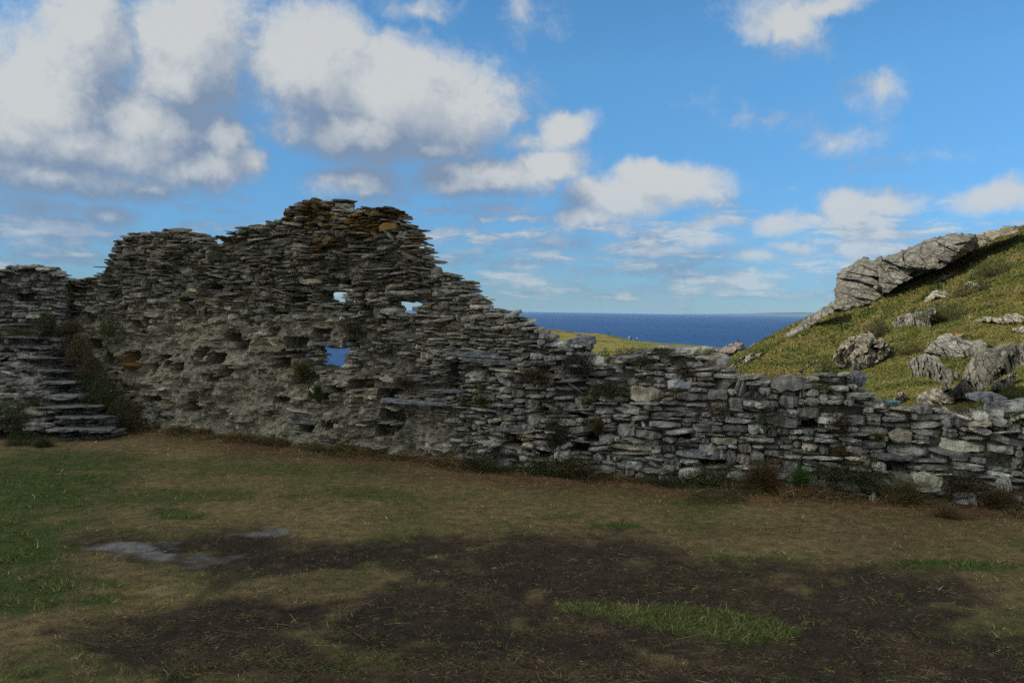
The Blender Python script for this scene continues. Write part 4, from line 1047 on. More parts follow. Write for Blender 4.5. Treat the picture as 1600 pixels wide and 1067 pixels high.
# ---- single plants. kinds: heather (woody sprays of small leaves), tuft (arching grass), cushion (dense low mat), bush
PAL = dict(dark=([.026, .034, .012], [.045, .042, .018]), green=([.038, .058, .012], [.062, .075, .018]), bright=([.040, .085, .012], [.06, .10, .02]), brown=([.055, .040, .021], [.095, .062, .026]),
           purple=([.052, .043, .038], [.075, .06, .046]), olive=([.050, .052, .016], [.085, .072, .024]), russet=([.10, .055, .022], [.13, .08, .03]), yellow=([.10, .088, .022], [.075, .08, .02]), straw=([.15, .11, .05], [.09, .075, .028]))
def plant(kind, pal, px, py, rx, ry, label, group, where='wall', name=None, cat=None, dense=1.0, Y=None, pal2=None, out=.0, line=None, dfun=None):
    line = line or WALL; dfun = dfun or relief
    r_ = np.random.default_rng(int(px*7+py*13)); name = name or {'heather': 'heather', 'tuft': 'grass_tuft', 'cushion': 'moss_cushion', 'bush': 'shrub'}[kind]
    if where == 'wall':
        q, z = line.sz(np.array([float(px)]), np.array([float(py)])); tx, ty = line.T(q); n_out = np.array([ty[0], -tx[0], .0])
        zt = wall_top(q)[0] if line is WALL else left_top(q)[0]
        d = dfun(q, np.minimum(z, zt)); c = line.pos(q, d-.01-out, z)[0]
        if z[0] > zt-.05: c = line.pos(q, d+.12, np.array([zt]))[0]; n_out = np.array([0, 0, 1.])
        T = np.array([tx[0], ty[0], 0]); up = unit(n_out+np.array([0, 0, .75]))
    elif where == 'ground':
        c = on_ground(np.array(float(px)), np.array(float(py+ry*.8))); c[2] = ground_z(c[:1], c[1:2])[0]; T = np.array([1, 0, 0.]); n_out = np.array([0, -1., 0]); up = np.array([0, -.2, 1.])
    else:
        if Y is None: Y = hit(hill_z, [px], [py+ry*.8], 13, 85)[0][0]
        c = at(np.array(float(px)), np.array(float(py+ry*.8)), Y); T = np.array([1., 0, 0]); n_out = np.array([0, -1., 0]); up = np.array([-.1, -.2, 1.])
    big = 1.5 if group == GF else 1.15
    rx *= big; ry *= big
    ontop = where == 'wall' and abs(n_out[2]) > .5
    if where == 'wall' and not ontop: c = c+n_out*(.045 if group != GF else .10)
    dist = c[1]; m_ = dist/FPX; a, b = rx*m_, ry*m_
    B = unit(np.cross(n_out if where == 'wall' and abs(n_out[2]) < .5 else np.array([0, -1., 0]), T)); B = np.array([0, 0, 1.])
    ca, cb = np.array(PAL[pal][0]), np.array(PAL[pal2 or pal][1])
    area = a*b
    lf = max(.010, .0075*dist/8)                              # leaf size grows with distance so that it stays visible
    nl = int(np.clip(area/(lf*lf)*6.0*dense, 160, 7000))
    no = np.array([n_out[0], n_out[1], 0]) if abs(n_out[2]) < .5 else np.array([0, -1., 0])
    if where != 'wall' or abs(n_out[2]) > .5:
        # rooted on a level place: a dome
        th = r_.uniform(0, 2*math.pi, nl); rr_ = np.sqrt(r_.random(nl)); h = r_.random(nl)
        lump = 1+.45*fbm(np.stack([np.cos(th)*2, np.sin(th)*2, h*2+px], -1), 3)
        hh = np.sqrt(np.clip(1-rr_**2, 0, 1))*(h**.45)
        P = c+np.stack([np.cos(th)*rr_*a*lump, np.sin(th)*rr_*a*.6*lump, hh*2*b*lump*.9-.02], -1)
        root = c+np.stack([np.cos(th)*rr_*a*.35, np.sin(th)*rr_*a*.25, np.zeros(nl)-.03], -1)
        if ontop:      # follow the uneven wall head
            tf = rear_top if line is WALL else left_top
            ss = q[0]+(P[:, 0]-c[0])*T[0]+(P[:, 1]-c[1])*T[1]; dz = np.clip(tf(ss)-zt, -.5, .1)-.05; P[:, 2] += dz; root[:, 2] += dz
        up = np.array([0, 0, 1.])
    else:
        u = r_.normal(size=(nl, 3)); u = unit(u); u[:, 1] = np.abs(u[:, 1]); rad = r_.random(nl)**.4
        lump = 1+.5*fbm(u*1.6+px, 3)
        dep = min(a, b)*.75+.02
        P = c+(T*(u[:, :1]*a)+np.array([0, 0, 1.])*(u[:, 2:]*b)+no*(u[:, 1:2]*dep))*(rad*lump)[:, None]
        root = c+np.array([0, 0, -b*.5])-no*.02+(P-c)*.25
    mixv = np.clip(.5+.9*fbm((P-c)/max(a, .03)*1.4+px*.1, 3)+r_.normal(0, .22, nl), 0, 1)[:, None]
    col = 1.25*(ca*(1-mixv)+cb*mixv)*r_.lognormal(0, .28, (nl, 1))
    parts = []
    if kind == 'tuft':
        D = unit((P-root)+np.array([0, 0, .6*b])+r_.normal(0, .15*a, (nl, 3)))
        k = slice(0, max(60, nl//2))
        Lb = np.linalg.norm(P-root, axis=1)*r_.uniform(.8, 1.35, nl)+.03
        parts.append(blades(root[k], D[k], Lb[k], np.full(nl, max(.004, lf*.42))[k], .45, col[k], r_))
    else:
        D = unit(unit(P-root)+r_.normal(0, .65, (nl, 3))+up*.3)
        ln_ = lf*r_.uniform(1.0, 2.4, nl)*(1.0 if kind != 'cushion' else .8)
        parts.append(blades(P-D*(ln_*.4)[:, None], D, ln_, lf*r_.uniform(.45, .85, nl), .35, col, r_))
        if kind in ('heather', 'bush'):
            k = r_.choice(nl, min(nl//6, 260), replace=False)
            seg = P[k]-root[k]; Ls = np.linalg.norm(seg, axis=1)*r_.uniform(.9, 1.3, len(k))
            parts.append(blades(root[k], unit(seg+r_.normal(0, .1*a, seg.shape)), Ls, np.full(len(k), max(.003, lf*.25)), .15, np.tile([.045, .033, .022], (len(k), 1)), r_))
    cat = cat or {'heather': 'heather', 'tuft': 'grass tuft', 'cushion': 'moss', 'bush': 'shrub'}[kind]
    if len(parts) == 1:
        V, F, C_ = parts[0]
        ob = recenter(mesh_obj(name, V, F, M_LEAF, None, np.clip(C_, .004, .6)), c)
    else:
        ob = empty(name, tuple(c))
        for nm, (V, F, C_) in zip(('foliage', 'stems'), parts): mesh_obj(nm, V, F, M_LEAF, ob, np.clip(C_, .004, .6))
    return tag(ob, label, cat, group, 'stuff' if kind == 'cushion' and group == GT else None)
GW = 'plants rooted in the wall face'; GF = 'plants along the foot of the wall'; GT = 'plants on top of the wall'; GH = 'shrubs on the hill'; GS = 'plants overgrowing the steps'
plant('cushion', 'olive', 184, 514, 27, 19, 'big round olive cushion high on the tall wall, left of centre', GW, pal2='green', dense=1.3)
plant('tuft', 'yellow', 478, 576, 22, 17, 'yellowish grass tuft at the left sill of the largest hole', GW, pal2='straw')
plant('tuft', 'green', 503, 612, 12, 22, 'dark green trailing tuft straight below the largest hole', GW)
plant('tuft', 'russet', 637, 594, 20, 13, 'russet tuft on the tall wall right of the largest hole', GW, pal2='brown')
plant('heather', 'green', 759, 622, 18, 14, 'round green clump under the long paired lintel slabs', GW)
plant('cushion', 'olive', 731, 626, 10, 8, 'small olive pad left of the round green clump', GW)
plant('heather', 'brown', 838, 584, 28, 16, 'brown heather below the small hole that shows yellow grass', GW)
plant('bush', 'brown', 873, 674, 20, 32, 'tall brown bush growing from the wall beside the low dark hole', GW, pal2='dark')
plant('tuft', 'olive', 936, 664, 15, 20, 'olive brown tuft just right of the tall brown bush', GW, pal2='brown')
plant('cushion', 'dark', 922, 618, 13, 14, 'dark green rounded pad in the middle of the wall', GW, pal2='green')
plant('heather', 'purple', 958, 608, 32, 15, 'wide purplish heather with a green edge beside the dark green pad', GW, pal2='green')
plant('heather', 'purple', 908, 570, 28, 22, 'purplish brown heather below the notch in the wall', GW)
plant('heather', 'purple', 978, 566, 34, 13, 'sprawling leafless heather near the wall head right of the notch', GW, pal2='brown')
plant('heather', 'green', 941, 548, 17, 12, 'fresh green sprig standing in the notch against the headland', GT)
plant('heather', 'olive', 1010, 563, 16, 9, 'small olive clump near the crest left of the hump', GW)
plant('cushion', 'olive', 1040, 552, 10, 9, 'tiny olive clump on the hump of the wall', GW)
plant('heather', 'brown', 1073, 577, 15, 13, 'dark brown heather on the right shoulder of the hump', GW, pal2='dark')
plant('cushion', 'olive', 1058, 613, 10, 10, 'little olive moss pad under the hump of the wall', GW)
plant('heather', 'brown', 1128, 640, 16, 12, 'dark brown clump midway up the wall where the hill begins', GW, pal2='olive')
plant('cushion', 'olive', 1204, 655, 22, 15, 'olive cushion in the middle of the low wall', GW, pal2='dark', dense=1.2)
plant('bush', 'brown', 1313, 662, 18, 25, 'dark brown bush hanging on the low wall beneath its raised end', GW, pal2='dark')
plant('tuft', 'yellow', 1373, 680, 13, 11, 'yellow green tuft right of the hanging brown bush', GW, pal2='green')
plant('tuft', 'russet', 1318, 706, 24, 13, 'rusty brown tuft just beneath the hanging brown bush', GW, pal2='olive')
plant('cushion', 'dark', 1508, 653, 24, 15, 'dark moss mat on the wall head toward the right edge', GW, pal2='brown', dense=1.2)
plant('bush', 'bright', 1592, 650, 18, 11, 'bright green leaves at the right edge near the wall head', GW)
plant('cushion', 'yellow', 1285, 604, 14, 6, 'thin yellow moss under the raised end of the low wall', GW)
plant('heather', 'olive', 560, 512, 26, 15, 'greyish scrub on the bulge between the holes of the tall wall', GW, pal2='purple')
plant('cushion', 'olive', 395, 460, 16, 9, 'small brown green pad high on the tall wall', GW, pal2='brown')
plant('bush', 'dark', 1350, 741, 20, 19, 'dark green bush low on the wall left of the dark recess', GF, pal2='green')
plant('bush', 'olive', 1300, 736, 22, 14, 'olive scrub low on the wall beside the dark green bush', GF)
plant('tuft', 'straw', 1412, 772, 30, 32, 'tall mixed tuft beneath the pale cream block', GF, pal2='green', dense=1.2)
plant('bush', 'dark', 1502, 750, 26, 14, 'dark scrub right of the pale cream block', GF, pal2='brown')
plant('tuft', 'russet', 1556, 772, 28, 16, 'russet grass clump at the foot of the wall near the right edge', GF, pal2='straw')
plant('tuft', 'brown', 1480, 800, 22, 12, 'low brown tussock in front of the wall foot toward the right', GF, pal2='russet', where='ground')
plant('bush', 'dark', 1056, 756, 46, 20, 'widest dark green scrub at the wall foot right of centre', GF, pal2='green')
plant('bush', 'green', 1122, 744, 28, 19, 'mid green leafy scrub at the wall foot below the dark slot', GF, pal2='olive')
plant('tuft', 'brown', 1194, 744, 26, 28, 'tall brown tussock hanging down the wall foot between two pale blocks', GF, pal2='russet', dense=1.3)
plant('tuft', 'bright', 1252, 742, 17, 15, 'bright green grass tuft at the foot of the low wall', GF)
plant('cushion', 'dark', 1118, 775, 32, 9, 'low dark green mound on the ground at the wall foot', GF, where='ground', dense=1.3)
plant('bush', 'dark', 912, 730, 32, 18, 'dark green scrub at the wall foot under the olive brown tuft', GF, pal2='olive')
plant('bush', 'dark', 846, 730, 28, 15, 'greyish green scrub at the wall foot below the low dark hole', GF, pal2='green')
plant('bush', 'dark', 762, 724, 26, 17, 'dark scrub at the wall foot left of the low dark hole', GF, pal2='olive')
plant('tuft', 'green', 455, 704, 26, 17, 'larger of the two dark green tufts at the foot of the tall wall', GF, pal2='dark')
plant('tuft', 'green', 508, 714, 20, 11, 'smaller of the two dark green tufts at the foot of the tall wall', GF, pal2='dark')
plant('tuft', 'brown', 410, 692, 18, 10, 'brown tussock left of the two dark green tufts', GF, pal2='russet')
plant('cushion', 'dark', 231, 679, 14, 7, 'small dark clump at the left foot of the tall wall', GF)
plant('tuft', 'russet', 330, 686, 34, 9, 'low russet tussock at the foot of the tall wall', GF, pal2='straw')
for args in ((74, 506, 15, 18, 'olive', 'green', 'olive bush at the head of the steps in the wall corner'), (108, 510, 20, 9, 'olive', 'brown', 'thin olive growth over the corner joint above the steps'),
             (124, 550, 20, 24, 'brown', 'olive', 'brown olive bush beside the upper steps'), (142, 585, 24, 26, 'dark', 'brown', 'dark bush beside the middle steps'),
             (160, 622, 30, 30, 'dark', 'green', 'dark green bush beside the lower steps'), (192, 650, 28, 26, 'dark', 'brown', 'dark mound of scrub filling the gap right of the bottom step')):
    k = (args[1]-500)/160
    plant('bush', args[4], args[0], args[1], args[2], args[3], args[6], GS, pal2=args[5], where='hill', name='shrub', Y=12.35-.95*k, dense=1.5)
plant('bush', 'dark', 14, 648, 26, 24, 'dark green bush left of the steps at the left edge', GS, pal2='green', where='hill', Y=11.0, dense=1.4)
plant('tuft', 'olive', 60, 626, 22, 9, 'olive grass growing across the middle treads', GS, pal2='green', where='hill', Y=11.35)
plant('bush', 'green', 35, 684, 26, 13, 'low green bush on the turf at the left foot of the steps', GS, pal2='dark', where='ground')
plant('tuft', 'olive', 68, 688, 18, 13, 'grassy clump against the lowest tread', GS, pal2='dark', where='ground')
plant('tuft', 'olive', 30, 515, 22, 5, 'thin mossy fringe on the low wall above the top tread', GS, where='hill', Y=12.2)
for (px, py, rx, ry, kd, pa, lb) in ((268, 363, 24, 4, 'cushion', 'olive', 'thin moss crust on the rounded left top of the tall wall'), (328, 374, 12, 4, 'tuft', 'olive', 'tiny grass wisps in the dip between the two wall tops'),
                                     (392, 353, 26, 5, 'heather', 'purple', 'wiry stalks on the slope up to the highest wall top'), (590, 329, 22, 4, 'cushion', 'olive', 'moss crust on the flat right top of the tall wall'),
                                     (48, 417, 22, 3, 'cushion', 'olive', 'moss crust on top of the low end wall at the left edge'), (102, 438, 9, 7, 'tuft', 'green', 'green grass on the sloping end of the left end wall')):
    L_ = LEFT if px < 110 else WALL
    plant(kd, pa, px, py, rx, ry, lb, GT, line=L_, dfun=lrel if px < 110 else relief)
plant('bush', 'brown', 1372, 517, 18, 15, 'dark brown shrub between two ribbed boulders on the hill', GH, pal2='dark', where='hill')
plant('bush', 'brown', 1507, 456, 16, 11, 'round brown shrub high on the hill slope', GH, pal2='olive', where='hill')
plant('bush', 'green', 1556, 420, 34, 14, 'broad green patch of scrub under the top of the ridge', GH, pal2='dark', where='hill')
plant('bush', 'green', 1480, 490, 40, 14, 'wide deep green scrub in the middle of the slope', GH, pal2='dark', where='hill')
plant('bush', 'dark', 1535, 448, 14, 8, 'dark green scrub touching the round brown shrub', GH, where='hill')
plant('bush', 'green', 1420, 545, 22, 12, 'green scrub between the ribbed boulder and orange capped rock', GH, where='hill', pal2='olive')
plant('bush', 'green', 1290, 572, 14, 14, 'green scrub at the left foot of the ribbed boulder', GH, where='hill')
plant('bush', 'brown', 1455, 640, 30, 8, 'brown scrub just behind the head of the low wall', GH, where='hill', pal2='straw')
plant('heather', 'purple', 1225, 590, 60, 6, 'brown fringe of dead growth behind the low wall head', GH, where='hill', pal2='brown', Y=24.)

# dead dock stalks standing behind the low wall
def stalk(px, y0, y1, Y, label, seed):
    r_ = np.random.default_rng(seed)
    a, b = at(np.array(float(px)), np.array(float(y1)), Y), at(np.array(float(px)), np.array(float(y0)), Y)
    root = empty('dead_stalk', a); tag(root, label, 'plant', 'dead stalks behind the low wall')
    h = b[2]-a[2]; ring = 6; V, F = [], []
    ks = np.linspace(0, 1, 9)
    for i, k in enumerate(ks):
        for j in range(ring):
            t = 2*math.pi*j/ring; r = .016*(1-.6*k)
            V.append((r*math.cos(t)+.03*math.sin(k*3+seed), r*math.sin(t), h*k))
        if i: F += [((i-1)*ring+j, (i-1)*ring+(j+1) % ring, i*ring+(j+1) % ring, i*ring+j) for j in range(ring)]
    o = mesh_obj('stem', np.array(V), np.array(F), M_LEAF, root, np.tile([.05, .03, .02], (len(V), 1)))
    n = 420; k = r_.uniform(.45, 1.0, n); P = np.stack([r_.normal(0, .035, n)+.03*np.sin(k*3+seed), r_.normal(0, .035, n), h*k], -1)
    V, F, C_ = blades(P, unit(r_.normal(size=(n, 3))+np.array([0, 0, .6])), r_.uniform(.02, .06, n), np.full(n, .02), .2, np.array([.055, .03, .018])*r_.lognormal(0, .3, (n, 1)), r_)
    mesh_obj('seed_head', V, F, M_LEAF, root, C_)
stalk(1381, 584, 626, 15.5, 'taller dead brown stalk standing behind the low wall', 1)
stalk(1397, 592, 628, 16.5, 'shorter dead brown stalk standing behind the low wall', 2)

# ------------------------------------------------------------------ far figures and a post
def person(px, py, Y, coat, legs, label, pose):
    a = at(np.array(float(px)), np.array(float(py)), Y); z0 = head_z(a[:1], a[1:2])[0]
    me = bpy.data.meshes.new('person')
    J = [(0, 0, .92), (0, 0, 1.15), (0, 0, 1.40), (0, 0, 1.50), (0, -.01, 1.60), (0, -.02, 1.70),
         (.09, 0, .90), (.11, -.05*pose, .48), (.11, .03*pose, .06), (.11, -.12, .03), (-.09, 0, .90), (-.11, .10*pose, .48), (-.12, .18*pose, .06), (-.12, .04, .03),
         (.19, 0, 1.40), (.25, .03, 1.13), (.24, -.10, .90), (.24, -.13, .82), (-.19, 0, 1.40), (-.25, .03, 1.13), (-.24, -.10, .90), (-.24, -.13, .82)]
    E = [(0, 1), (1, 2), (2, 3), (3, 4), (4, 5), (0, 6), (6, 7), (7, 8), (8, 9), (0, 10), (10, 11), (11, 12), (12, 13), (2, 14), (14, 15), (15, 16), (16, 17), (2, 18), (18, 19), (19, 20), (20, 21)]
    Rr = [.15, .145, .16, .065, .105, .09, .10, .075, .05, .04, .10, .075, .05, .04, .075, .055, .042, .04, .075, .055, .042, .04]
    me.from_pydata(J, E, []); o = bpy.data.objects.new('person', me); COL.objects.link(o)
    md = o.modifiers.new('skin', 'SKIN'); sb = o.modifiers.new('subdivision', 'SUBSURF'); sb.levels = sb.render_levels = 1
    for i, v in enumerate(me.skin_vertices[0].data): v.radius = (Rr[i], Rr[i]*.8); v.use_root = i == 0
    m, N, b = material('clothing')
    tc = N.new('ShaderNodeTexCoord'); sp = N.new('ShaderNodeSeparateXYZ'); N.link(tc.outputs['Object'], sp.inputs[0])
    c = N.mix(N.math('GREATER_THAN', sp.outputs[2], .9), rgb(*legs), rgb(*coat)); c = N.mix(N.math('GREATER_THAN', sp.outputs[2], 1.5), c, rgb(.30, .19, .14)); c = N.mix(N.math('GREATER_THAN', sp.outputs[2], 1.68), c, rgb(.04, .03, .02))
    N.link(c, b.inputs['Base Color']); me.materials.append(m)
    o.location = (a[0], a[1], z0-.02); o.rotation_euler = (0, 0, pose*1.3)
    tag(o, label, 'person', 'walkers on the headland')
person(983.0, 531.6, 322, (.75, .74, .70), (.30, .28, .25), 'walker in white on the headland, standing with one in black', 1)
person(986.2, 531.8, 322, (.02, .02, .025), (.02, .02, .03), 'walker in black on the headland, standing with one in white', -1)
person(995.5, 533.2, 320, (.60, .60, .62), (.05, .05, .08), 'pale topped walker alone, just right of the walking pair', .5)
person(952, 526.0, 327, (.03, .035, .04), (.02, .02, .03), 'dark dressed walker alone on the brow of the headland', .8)
pa = at(np.array(1153.), np.array(537.5), 186.); pb = at(np.array(1153.), np.array(529.), 186.)
h = pb[2]-pa[2]; V, F, m_ = slabs(np.array([[0, 0, h/2-.15]]), np.array([[1., 0]]), np.array([[0, 1.]]), np.array([.26]), np.array([.26]), np.array([h+.5]), np.zeros((1, 3)), np.random.default_rng(2), box_template(2, 2, 8), .15)
o = mesh_obj('post', V, F, mat_plain('weathered_wood', (.05, .042, .035))); o.location = pa
tag(o, 'dark upright post on the pinkish rock of the headland', 'post')
# ------------------------------------------------------------------ sky, clouds, sun
SUN_DIR = Vector((-.80, -.26, .56)).normalized()
world = bpy.data.worlds.new('World'); scene.world = world; world.use_nodes = True
WN = Nodes(world.node_tree); WN.n.clear()
def pa_(px, py):
    r = ray(np.array(float(px)), np.array(float(py))); r = r/np.linalg.norm(r); return math.atan2(r[0], r[1]), math.asin(r[2])
CLOUDS = [  # photo pixel centre, radii, weight
 (125, 60, 75, 120, 1.0), (300, 70, 105, 110, 1.1), (60, 180, 140, 100, 1.1), (30, 100, 50, 80, .7), (200, 200, 150, 60, 1.0), (110, 222, 230, 40, 1.2), (290, 120, 80, 55, 1),
 (500, 115, 105, 100, 1.15), (610, 145, 130, 85, 1.2), (705, 160, 100, 70, 1.0), (480, 55, 70, 55, .9), (560, 75, 50, 45, .7), (545, 205, 130, 45, 1.0), (650, 225, 110, 26, .75),
 (350, 222, 42, 42, 1.1), (315, 266, 75, 32, 1.1), (390, 256, 34, 26, .8), (90, 278, 220, 26, 1.0), (225, 290, 90, 24, .8),
 (170, 331, 48, 18, 1.0), (60, 325, 85, 25, .6), (30, 345, 60, 16, .6),
 (550, 290, 75, 26, .75), (760, 278, 105, 30, 1.0), (845, 262, 62, 26, .95), (870, 200, 44, 24, .85), (815, 225, 70, 25, .5), (770, 330, 70, 16, .5),
 (1060, 288, 82, 28, 1.0), (965, 308, 82, 30, .95), (925, 338, 75, 18, .8), (1110, 300, 40, 22, .7), (1010, 270, 40, 18, .8),
 (1215, 28, 78, 40, .72), (1285, 8, 60, 22, .7), (1370, 140, 52, 28, .55), (655, 10, 55, 22, .6), (815, 20, 45, 35, .28),
 (1180, 185, 55, 22, .30), (1310, 210, 70, 22, .30), (1470, 242, 95, 14, .32), (1080, 155, 40, 14, .2),
 (1325, 320, 46, 26, 1.0), (1385, 308, 66, 22, .8), (1330, 338, 56, 14, .9), (1205, 350, 44, 24, .8), (1140, 350, 70, 16, .5), (1343, 385, 42, 20, 1.0), (1240, 386, 44, 12, .8), (1560, 310, 70, 20, .75), (1280, 372, 70, 14, .5),
 (1100, 378, 70, 18, .6), (865, 380, 75, 15, .65), (1030, 396, 44, 12, .8), (1180, 402, 110, 14, .55), (940, 400, 70, 10, .5), (740, 392, 50, 10, .6), (1290, 345, 50, 10, .5),
 (1000, 425, 120, 8, .5), (1200, 432, 140, 8, .5), (820, 415, 70, 8, .5), (1060, 452, 200, 6, .4), (700, 372, 30, 8, .5)]
grp = bpy.data.node_groups.new('cloud_field', 'ShaderNodeTree')
grp.interface.new_socket('Direction', in_out='INPUT', socket_type='NodeSocketVector')
grp.interface.new_socket('Density', in_out='OUTPUT', socket_type='NodeSocketFloat')
G_ = Nodes(grp); gi = G_.new('NodeGroupInput'); go = G_.new('NodeGroupOutput')
D = gi.outputs[0]
w1 = G_.noise(D, 5.5, 3, .55); w2 = G_.noise(D, 20, 5, .58)
o1 = G_.vmath('SUBTRACT', w1.outputs['Color'], (.5, .5, .5)); o2 = G_.vmath('SUBTRACT', w2.outputs['Color'], (.5, .5, .5))
sp0 = G_.new('ShaderNodeSeparateXYZ'); G_.link(D, sp0.inputs[0])
lowk = G_.rng(sp0.outputs[2], .0, .26, .16, 1.0, False)             # clouds get smaller toward the horizon
off = G_.vmath('ADD', G_.vmath('MULTIPLY', o1, (.07, .07, .05)), G_.vmath('MULTIPLY', o2, (.05, .05, .042)))
Dw = G_.vmath('ADD', D, G_.vmath('SCALE', off, scale=lowk))
sp = G_.new('ShaderNodeSeparateXYZ'); G_.link(Dw, sp.inputs[0])
az = G_.math('ARCTAN2', sp.outputs[0], sp.outputs[1]); el = G_.math('ARCSINE', G_.math('MINIMUM', G_.math('MAXIMUM', sp.outputs[2], -1.0), 1.0))
cv = G_.new('ShaderNodeCombineXYZ'); G_.link(az, cv.inputs[0]); G_.link(el, cv.inputs[1]); ae = cv.outputs[0]
acc = None
for (px, py, rx, ry, wgt) in CLOUDS:
    a, e = pa_(px, py); ra, re = rx*1.55/FPX*math.cos(a), ry*1.5/FPX
    q = G_.vmath('MULTIPLY_ADD', ae, (1/ra, 1/re, 0), (-a/ra, -e/re, 0))
    d = G_.math('MULTIPLY_ADD', G_.vmath('LENGTH', q), -wgt, wgt)
    acc = d if acc is None else G_.math('SMOOTH_MAX', acc, d, .10)
# loose cloud over the rest of the sky
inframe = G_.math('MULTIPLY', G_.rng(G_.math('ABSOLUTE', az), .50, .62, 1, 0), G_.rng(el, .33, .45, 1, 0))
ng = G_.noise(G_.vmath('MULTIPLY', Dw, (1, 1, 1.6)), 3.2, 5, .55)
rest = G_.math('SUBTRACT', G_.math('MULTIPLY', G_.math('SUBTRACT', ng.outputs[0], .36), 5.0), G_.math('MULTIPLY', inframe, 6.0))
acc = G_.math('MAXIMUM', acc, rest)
# low streaky bands near the horizon
cb = G_.new('ShaderNodeCombineXYZ'); G_.link(G_.math('MULTIPLY', az, 9.0), cb.inputs[0]); G_.link(G_.math('MULTIPLY', el, 46.0), cb.inputs[1])
nb = G_.noise(cb.outputs[0], 1.0, 6, .6)
band = G_.math('MULTIPLY', G_.math('SUBTRACT', nb.outputs[0], .38), 3.0)
band = G_.math('SUBTRACT', band, G_.rng(el, .08, .19, 0, 1.3)); band = G_.math('SUBTRACT', band, G_.rng(el, .004, .018, .5, 0))
acc = G_.math('MAXIMUM', acc, band)
f1 = G_.noise(Dw, 30, 8, .66); f2 = G_.noise(D, 9, 4, .55)
fine = G_.math('ADD', G_.math('MULTIPLY', G_.math('SUBTRACT', f1.outputs[0], .5), .80), G_.math('MULTIPLY', G_.math('SUBTRACT', f2.outputs[0], .5), .7))
G_.link(G_.math('ADD', acc, fine), go.inputs[0])

tc = WN.new('ShaderNodeTexCoord'); Dn = WN.vmath('NORMALIZE', tc.outputs['Generated'])
def field(v):
    n = WN.new('ShaderNodeGroup', node_tree=grp); WN.link(v, n.inputs[0]); return n.outputs[0]
sun_xy = Vector((SUN_DIR.x, SUN_DIR.y, 0)).normalized()
F0 = field(Dn)
F1 = field(WN.vmath('NORMALIZE', WN.vmath('ADD', Dn, (-.020, .0, .030))))
F2 = field(WN.vmath('NORMALIZE', WN.vmath('ADD', Dn, (-.012, .0, .085))))
sky = WN.new('ShaderNodeTexSky', sky_type='NISHITA'); sky.sun_disc = False
sky.sun_elevation = math.asin(SUN_DIR.z); sky.sun_rotation = math.atan2(SUN_DIR.x, SUN_DIR.y)
sky.altitude = 60; sky.air_density = 1.0; sky.dust_density = .0; sky.ozone_density = 3.5
STR = .12
alpha = WN.rng(F0, .02, .62)
l1 = WN.rng(WN.math('SUBTRACT', F0, F1), -.30, .40); l2 = WN.rng(WN.math('SUBTRACT', F0, F2), -.55, .75)
thickk = WN.rng(F0, .3, 1.2, 1.0, .86)
lit = WN.math('MULTIPLY', WN.math('ADD', WN.math('MULTIPLY', l1, .40), WN.math('MULTIPLY', l2, .66)), thickk)
k = 1/STR
ccol = WN.mix(WN.rng(lit, .13, .88, 0, 1, False), rgb(.215*k, .285*k, .40*k), rgb(.62*k, .635*k, .63*k))
spd = WN.new('ShaderNodeSeparateXYZ'); WN.link(Dn, spd.inputs[0])
skyc = WN.mix(1.0, sky.outputs[0], WN.mix(WN.rng(spd.outputs[2], .02, .26, 0, 1, False), rgb(.31, .52, .86), rgb(.60, 1.02, 1.20)), 'MULTIPLY')
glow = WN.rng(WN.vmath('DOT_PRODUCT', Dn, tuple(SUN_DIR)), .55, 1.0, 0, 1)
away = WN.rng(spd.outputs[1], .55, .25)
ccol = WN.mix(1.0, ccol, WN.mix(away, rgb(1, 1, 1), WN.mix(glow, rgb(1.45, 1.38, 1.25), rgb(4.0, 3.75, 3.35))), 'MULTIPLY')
hz = WN.rng(spd.outputs[2], .0, .16, .42, 0.0)
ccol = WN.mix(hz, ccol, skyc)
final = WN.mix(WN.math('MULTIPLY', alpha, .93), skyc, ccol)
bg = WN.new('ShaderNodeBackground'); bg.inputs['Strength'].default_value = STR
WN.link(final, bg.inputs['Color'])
world.cycles.sampling_method = 'MANUAL'; world.cycles.sample_map_resolution = 512
wo = WN.new('ShaderNodeOutputWorld'); WN.link(bg.outputs[0], wo.inputs[0])

sl = bpy.data.lights.new('sun', 'SUN'); sl.energy = 4.6; sl.angle = R(.53); sl.color = (1.0, .94, .84)
so_ = bpy.data.objects.new('sun', sl); COL.objects.link(so_); so_.rotation_euler = SUN_DIR.to_track_quat('Z', 'Y').to_euler(); so_.location = SUN_DIR*50

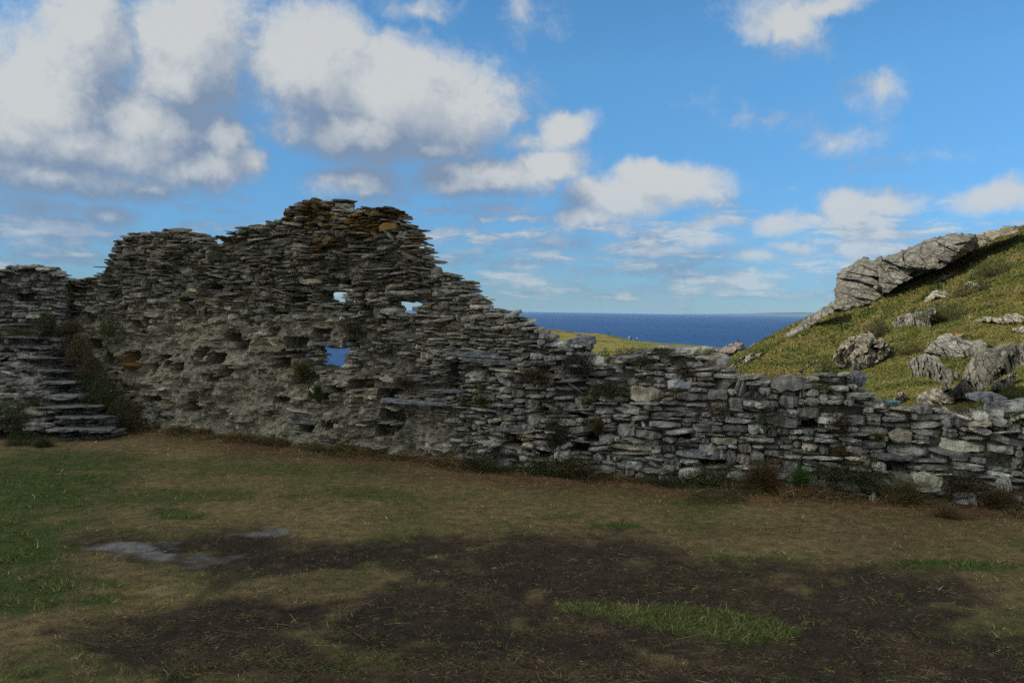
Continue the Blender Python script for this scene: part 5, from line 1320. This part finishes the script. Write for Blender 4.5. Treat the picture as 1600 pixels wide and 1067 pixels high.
# the cumulus whose shadow lies over the courtyard, high up behind the left shoulder of the view
def cloud_mesh():
    r_ = np.random.default_rng(5); Dst = 650.0
    base = np.array([0., -57., 0.])
    nu, nv = 96, 48
    th, ph = np.meshgrid(np.linspace(0, 2*math.pi, nu, endpoint=False), np.linspace(0, math.pi, nv+1), indexing='ij')
    d = np.stack([np.sin(ph)*np.cos(th), np.sin(ph)*np.sin(th), np.cos(ph)], -1)
    lump = 1+.10*fbm(d*3.0, 4)+.04*fbm(d*9, 3)
    e = np.array([115., 72., 42.]); V = d*e*lump[..., None]
    V[..., 2] = np.where(V[..., 2] < 0, V[..., 2]*.35, V[..., 2])
    sd = np.array(SUN_DIR); V = V+base+sd*Dst
    idx = np.arange(nu*(nv+1)).reshape(nu, nv+1); nx = np.roll(idx, -1, 0)
    F = np.stack([idx[:, :-1], idx[:, 1:], nx[:, 1:], nx[:, :-1]], -1).reshape(-1, 4)
    m, N, b = material('cloud_vapour'); b.inputs['Base Color'].default_value = rgb(.9, .9, .9)
    n1 = N.noise(N.new('ShaderNodeNewGeometry').outputs['Position'], .03, 5)
    N.link(N.mix(n1.outputs[0], rgb(.82, .82, .83), rgb(.95, .95, .95)), b.inputs['Base Color'])
    tr = N.new('ShaderNodeBsdfTransparent'); mx = N.new('ShaderNodeMixShader'); mx.inputs[0].default_value = .25
    ou = [n for n in N.n if n.type == 'OUTPUT_MATERIAL'][0]
    N.link(b.outputs[0], mx.inputs[1]); N.link(tr.outputs[0], mx.inputs[2]); N.link(mx.outputs[0], ou.inputs[0])
    o = mesh_obj('cloud', V.reshape(-1, 3), F, m, smooth=True); c_ = base+sd*Dst; recenter(o, c_)
    return tag(o, 'white cumulus cloud overhead that shades the courtyard', 'cloud', kind='stuff')
cloud_mesh()

HAZE = 2.4e-5
# thin sea air
V = np.array([(x, y, z) for x in (-35500., 35500.) for y in (-35500., 35500.) for z in (-66., 27.)])
F = np.array([(0, 1, 3, 2), (4, 6, 7, 5), (0, 4, 5, 1), (2, 3, 7, 6), (0, 2, 6, 4), (1, 5, 7, 3)])
mh = bpy.data.materials.new('sea_air'); mh.use_nodes = True; HN = Nodes(mh.node_tree); HN.n.clear()
pv = HN.new('ShaderNodeVolumePrincipled'); pv.inputs['Color'].default_value = rgb(.45, .70, 1.0); pv.inputs['Density'].default_value = HAZE
HN.link(pv.outputs[0], HN.new('ShaderNodeOutputMaterial').inputs['Volume'])
tag(mesh_obj('haze', V, F, mh), kind='stuff')

vs = scene.view_settings
scene.display_settings.display_device = 'sRGB'
vs.view_transform = 'Standard'; vs.look = 'None'; vs.exposure = 0.0; vs.gamma = 1.0; vs.use_curve_mapping = False
scene.render.engine = 'CYCLES'
cy = scene.cycles
cy.max_bounces = 5; cy.volume_bounces = 0; cy.diffuse_bounces = 3; cy.glossy_bounces = 2; cy.transparent_max_bounces = 4; cy.caustics_reflective = cy.caustics_refractive = False
cy.use_denoising = False
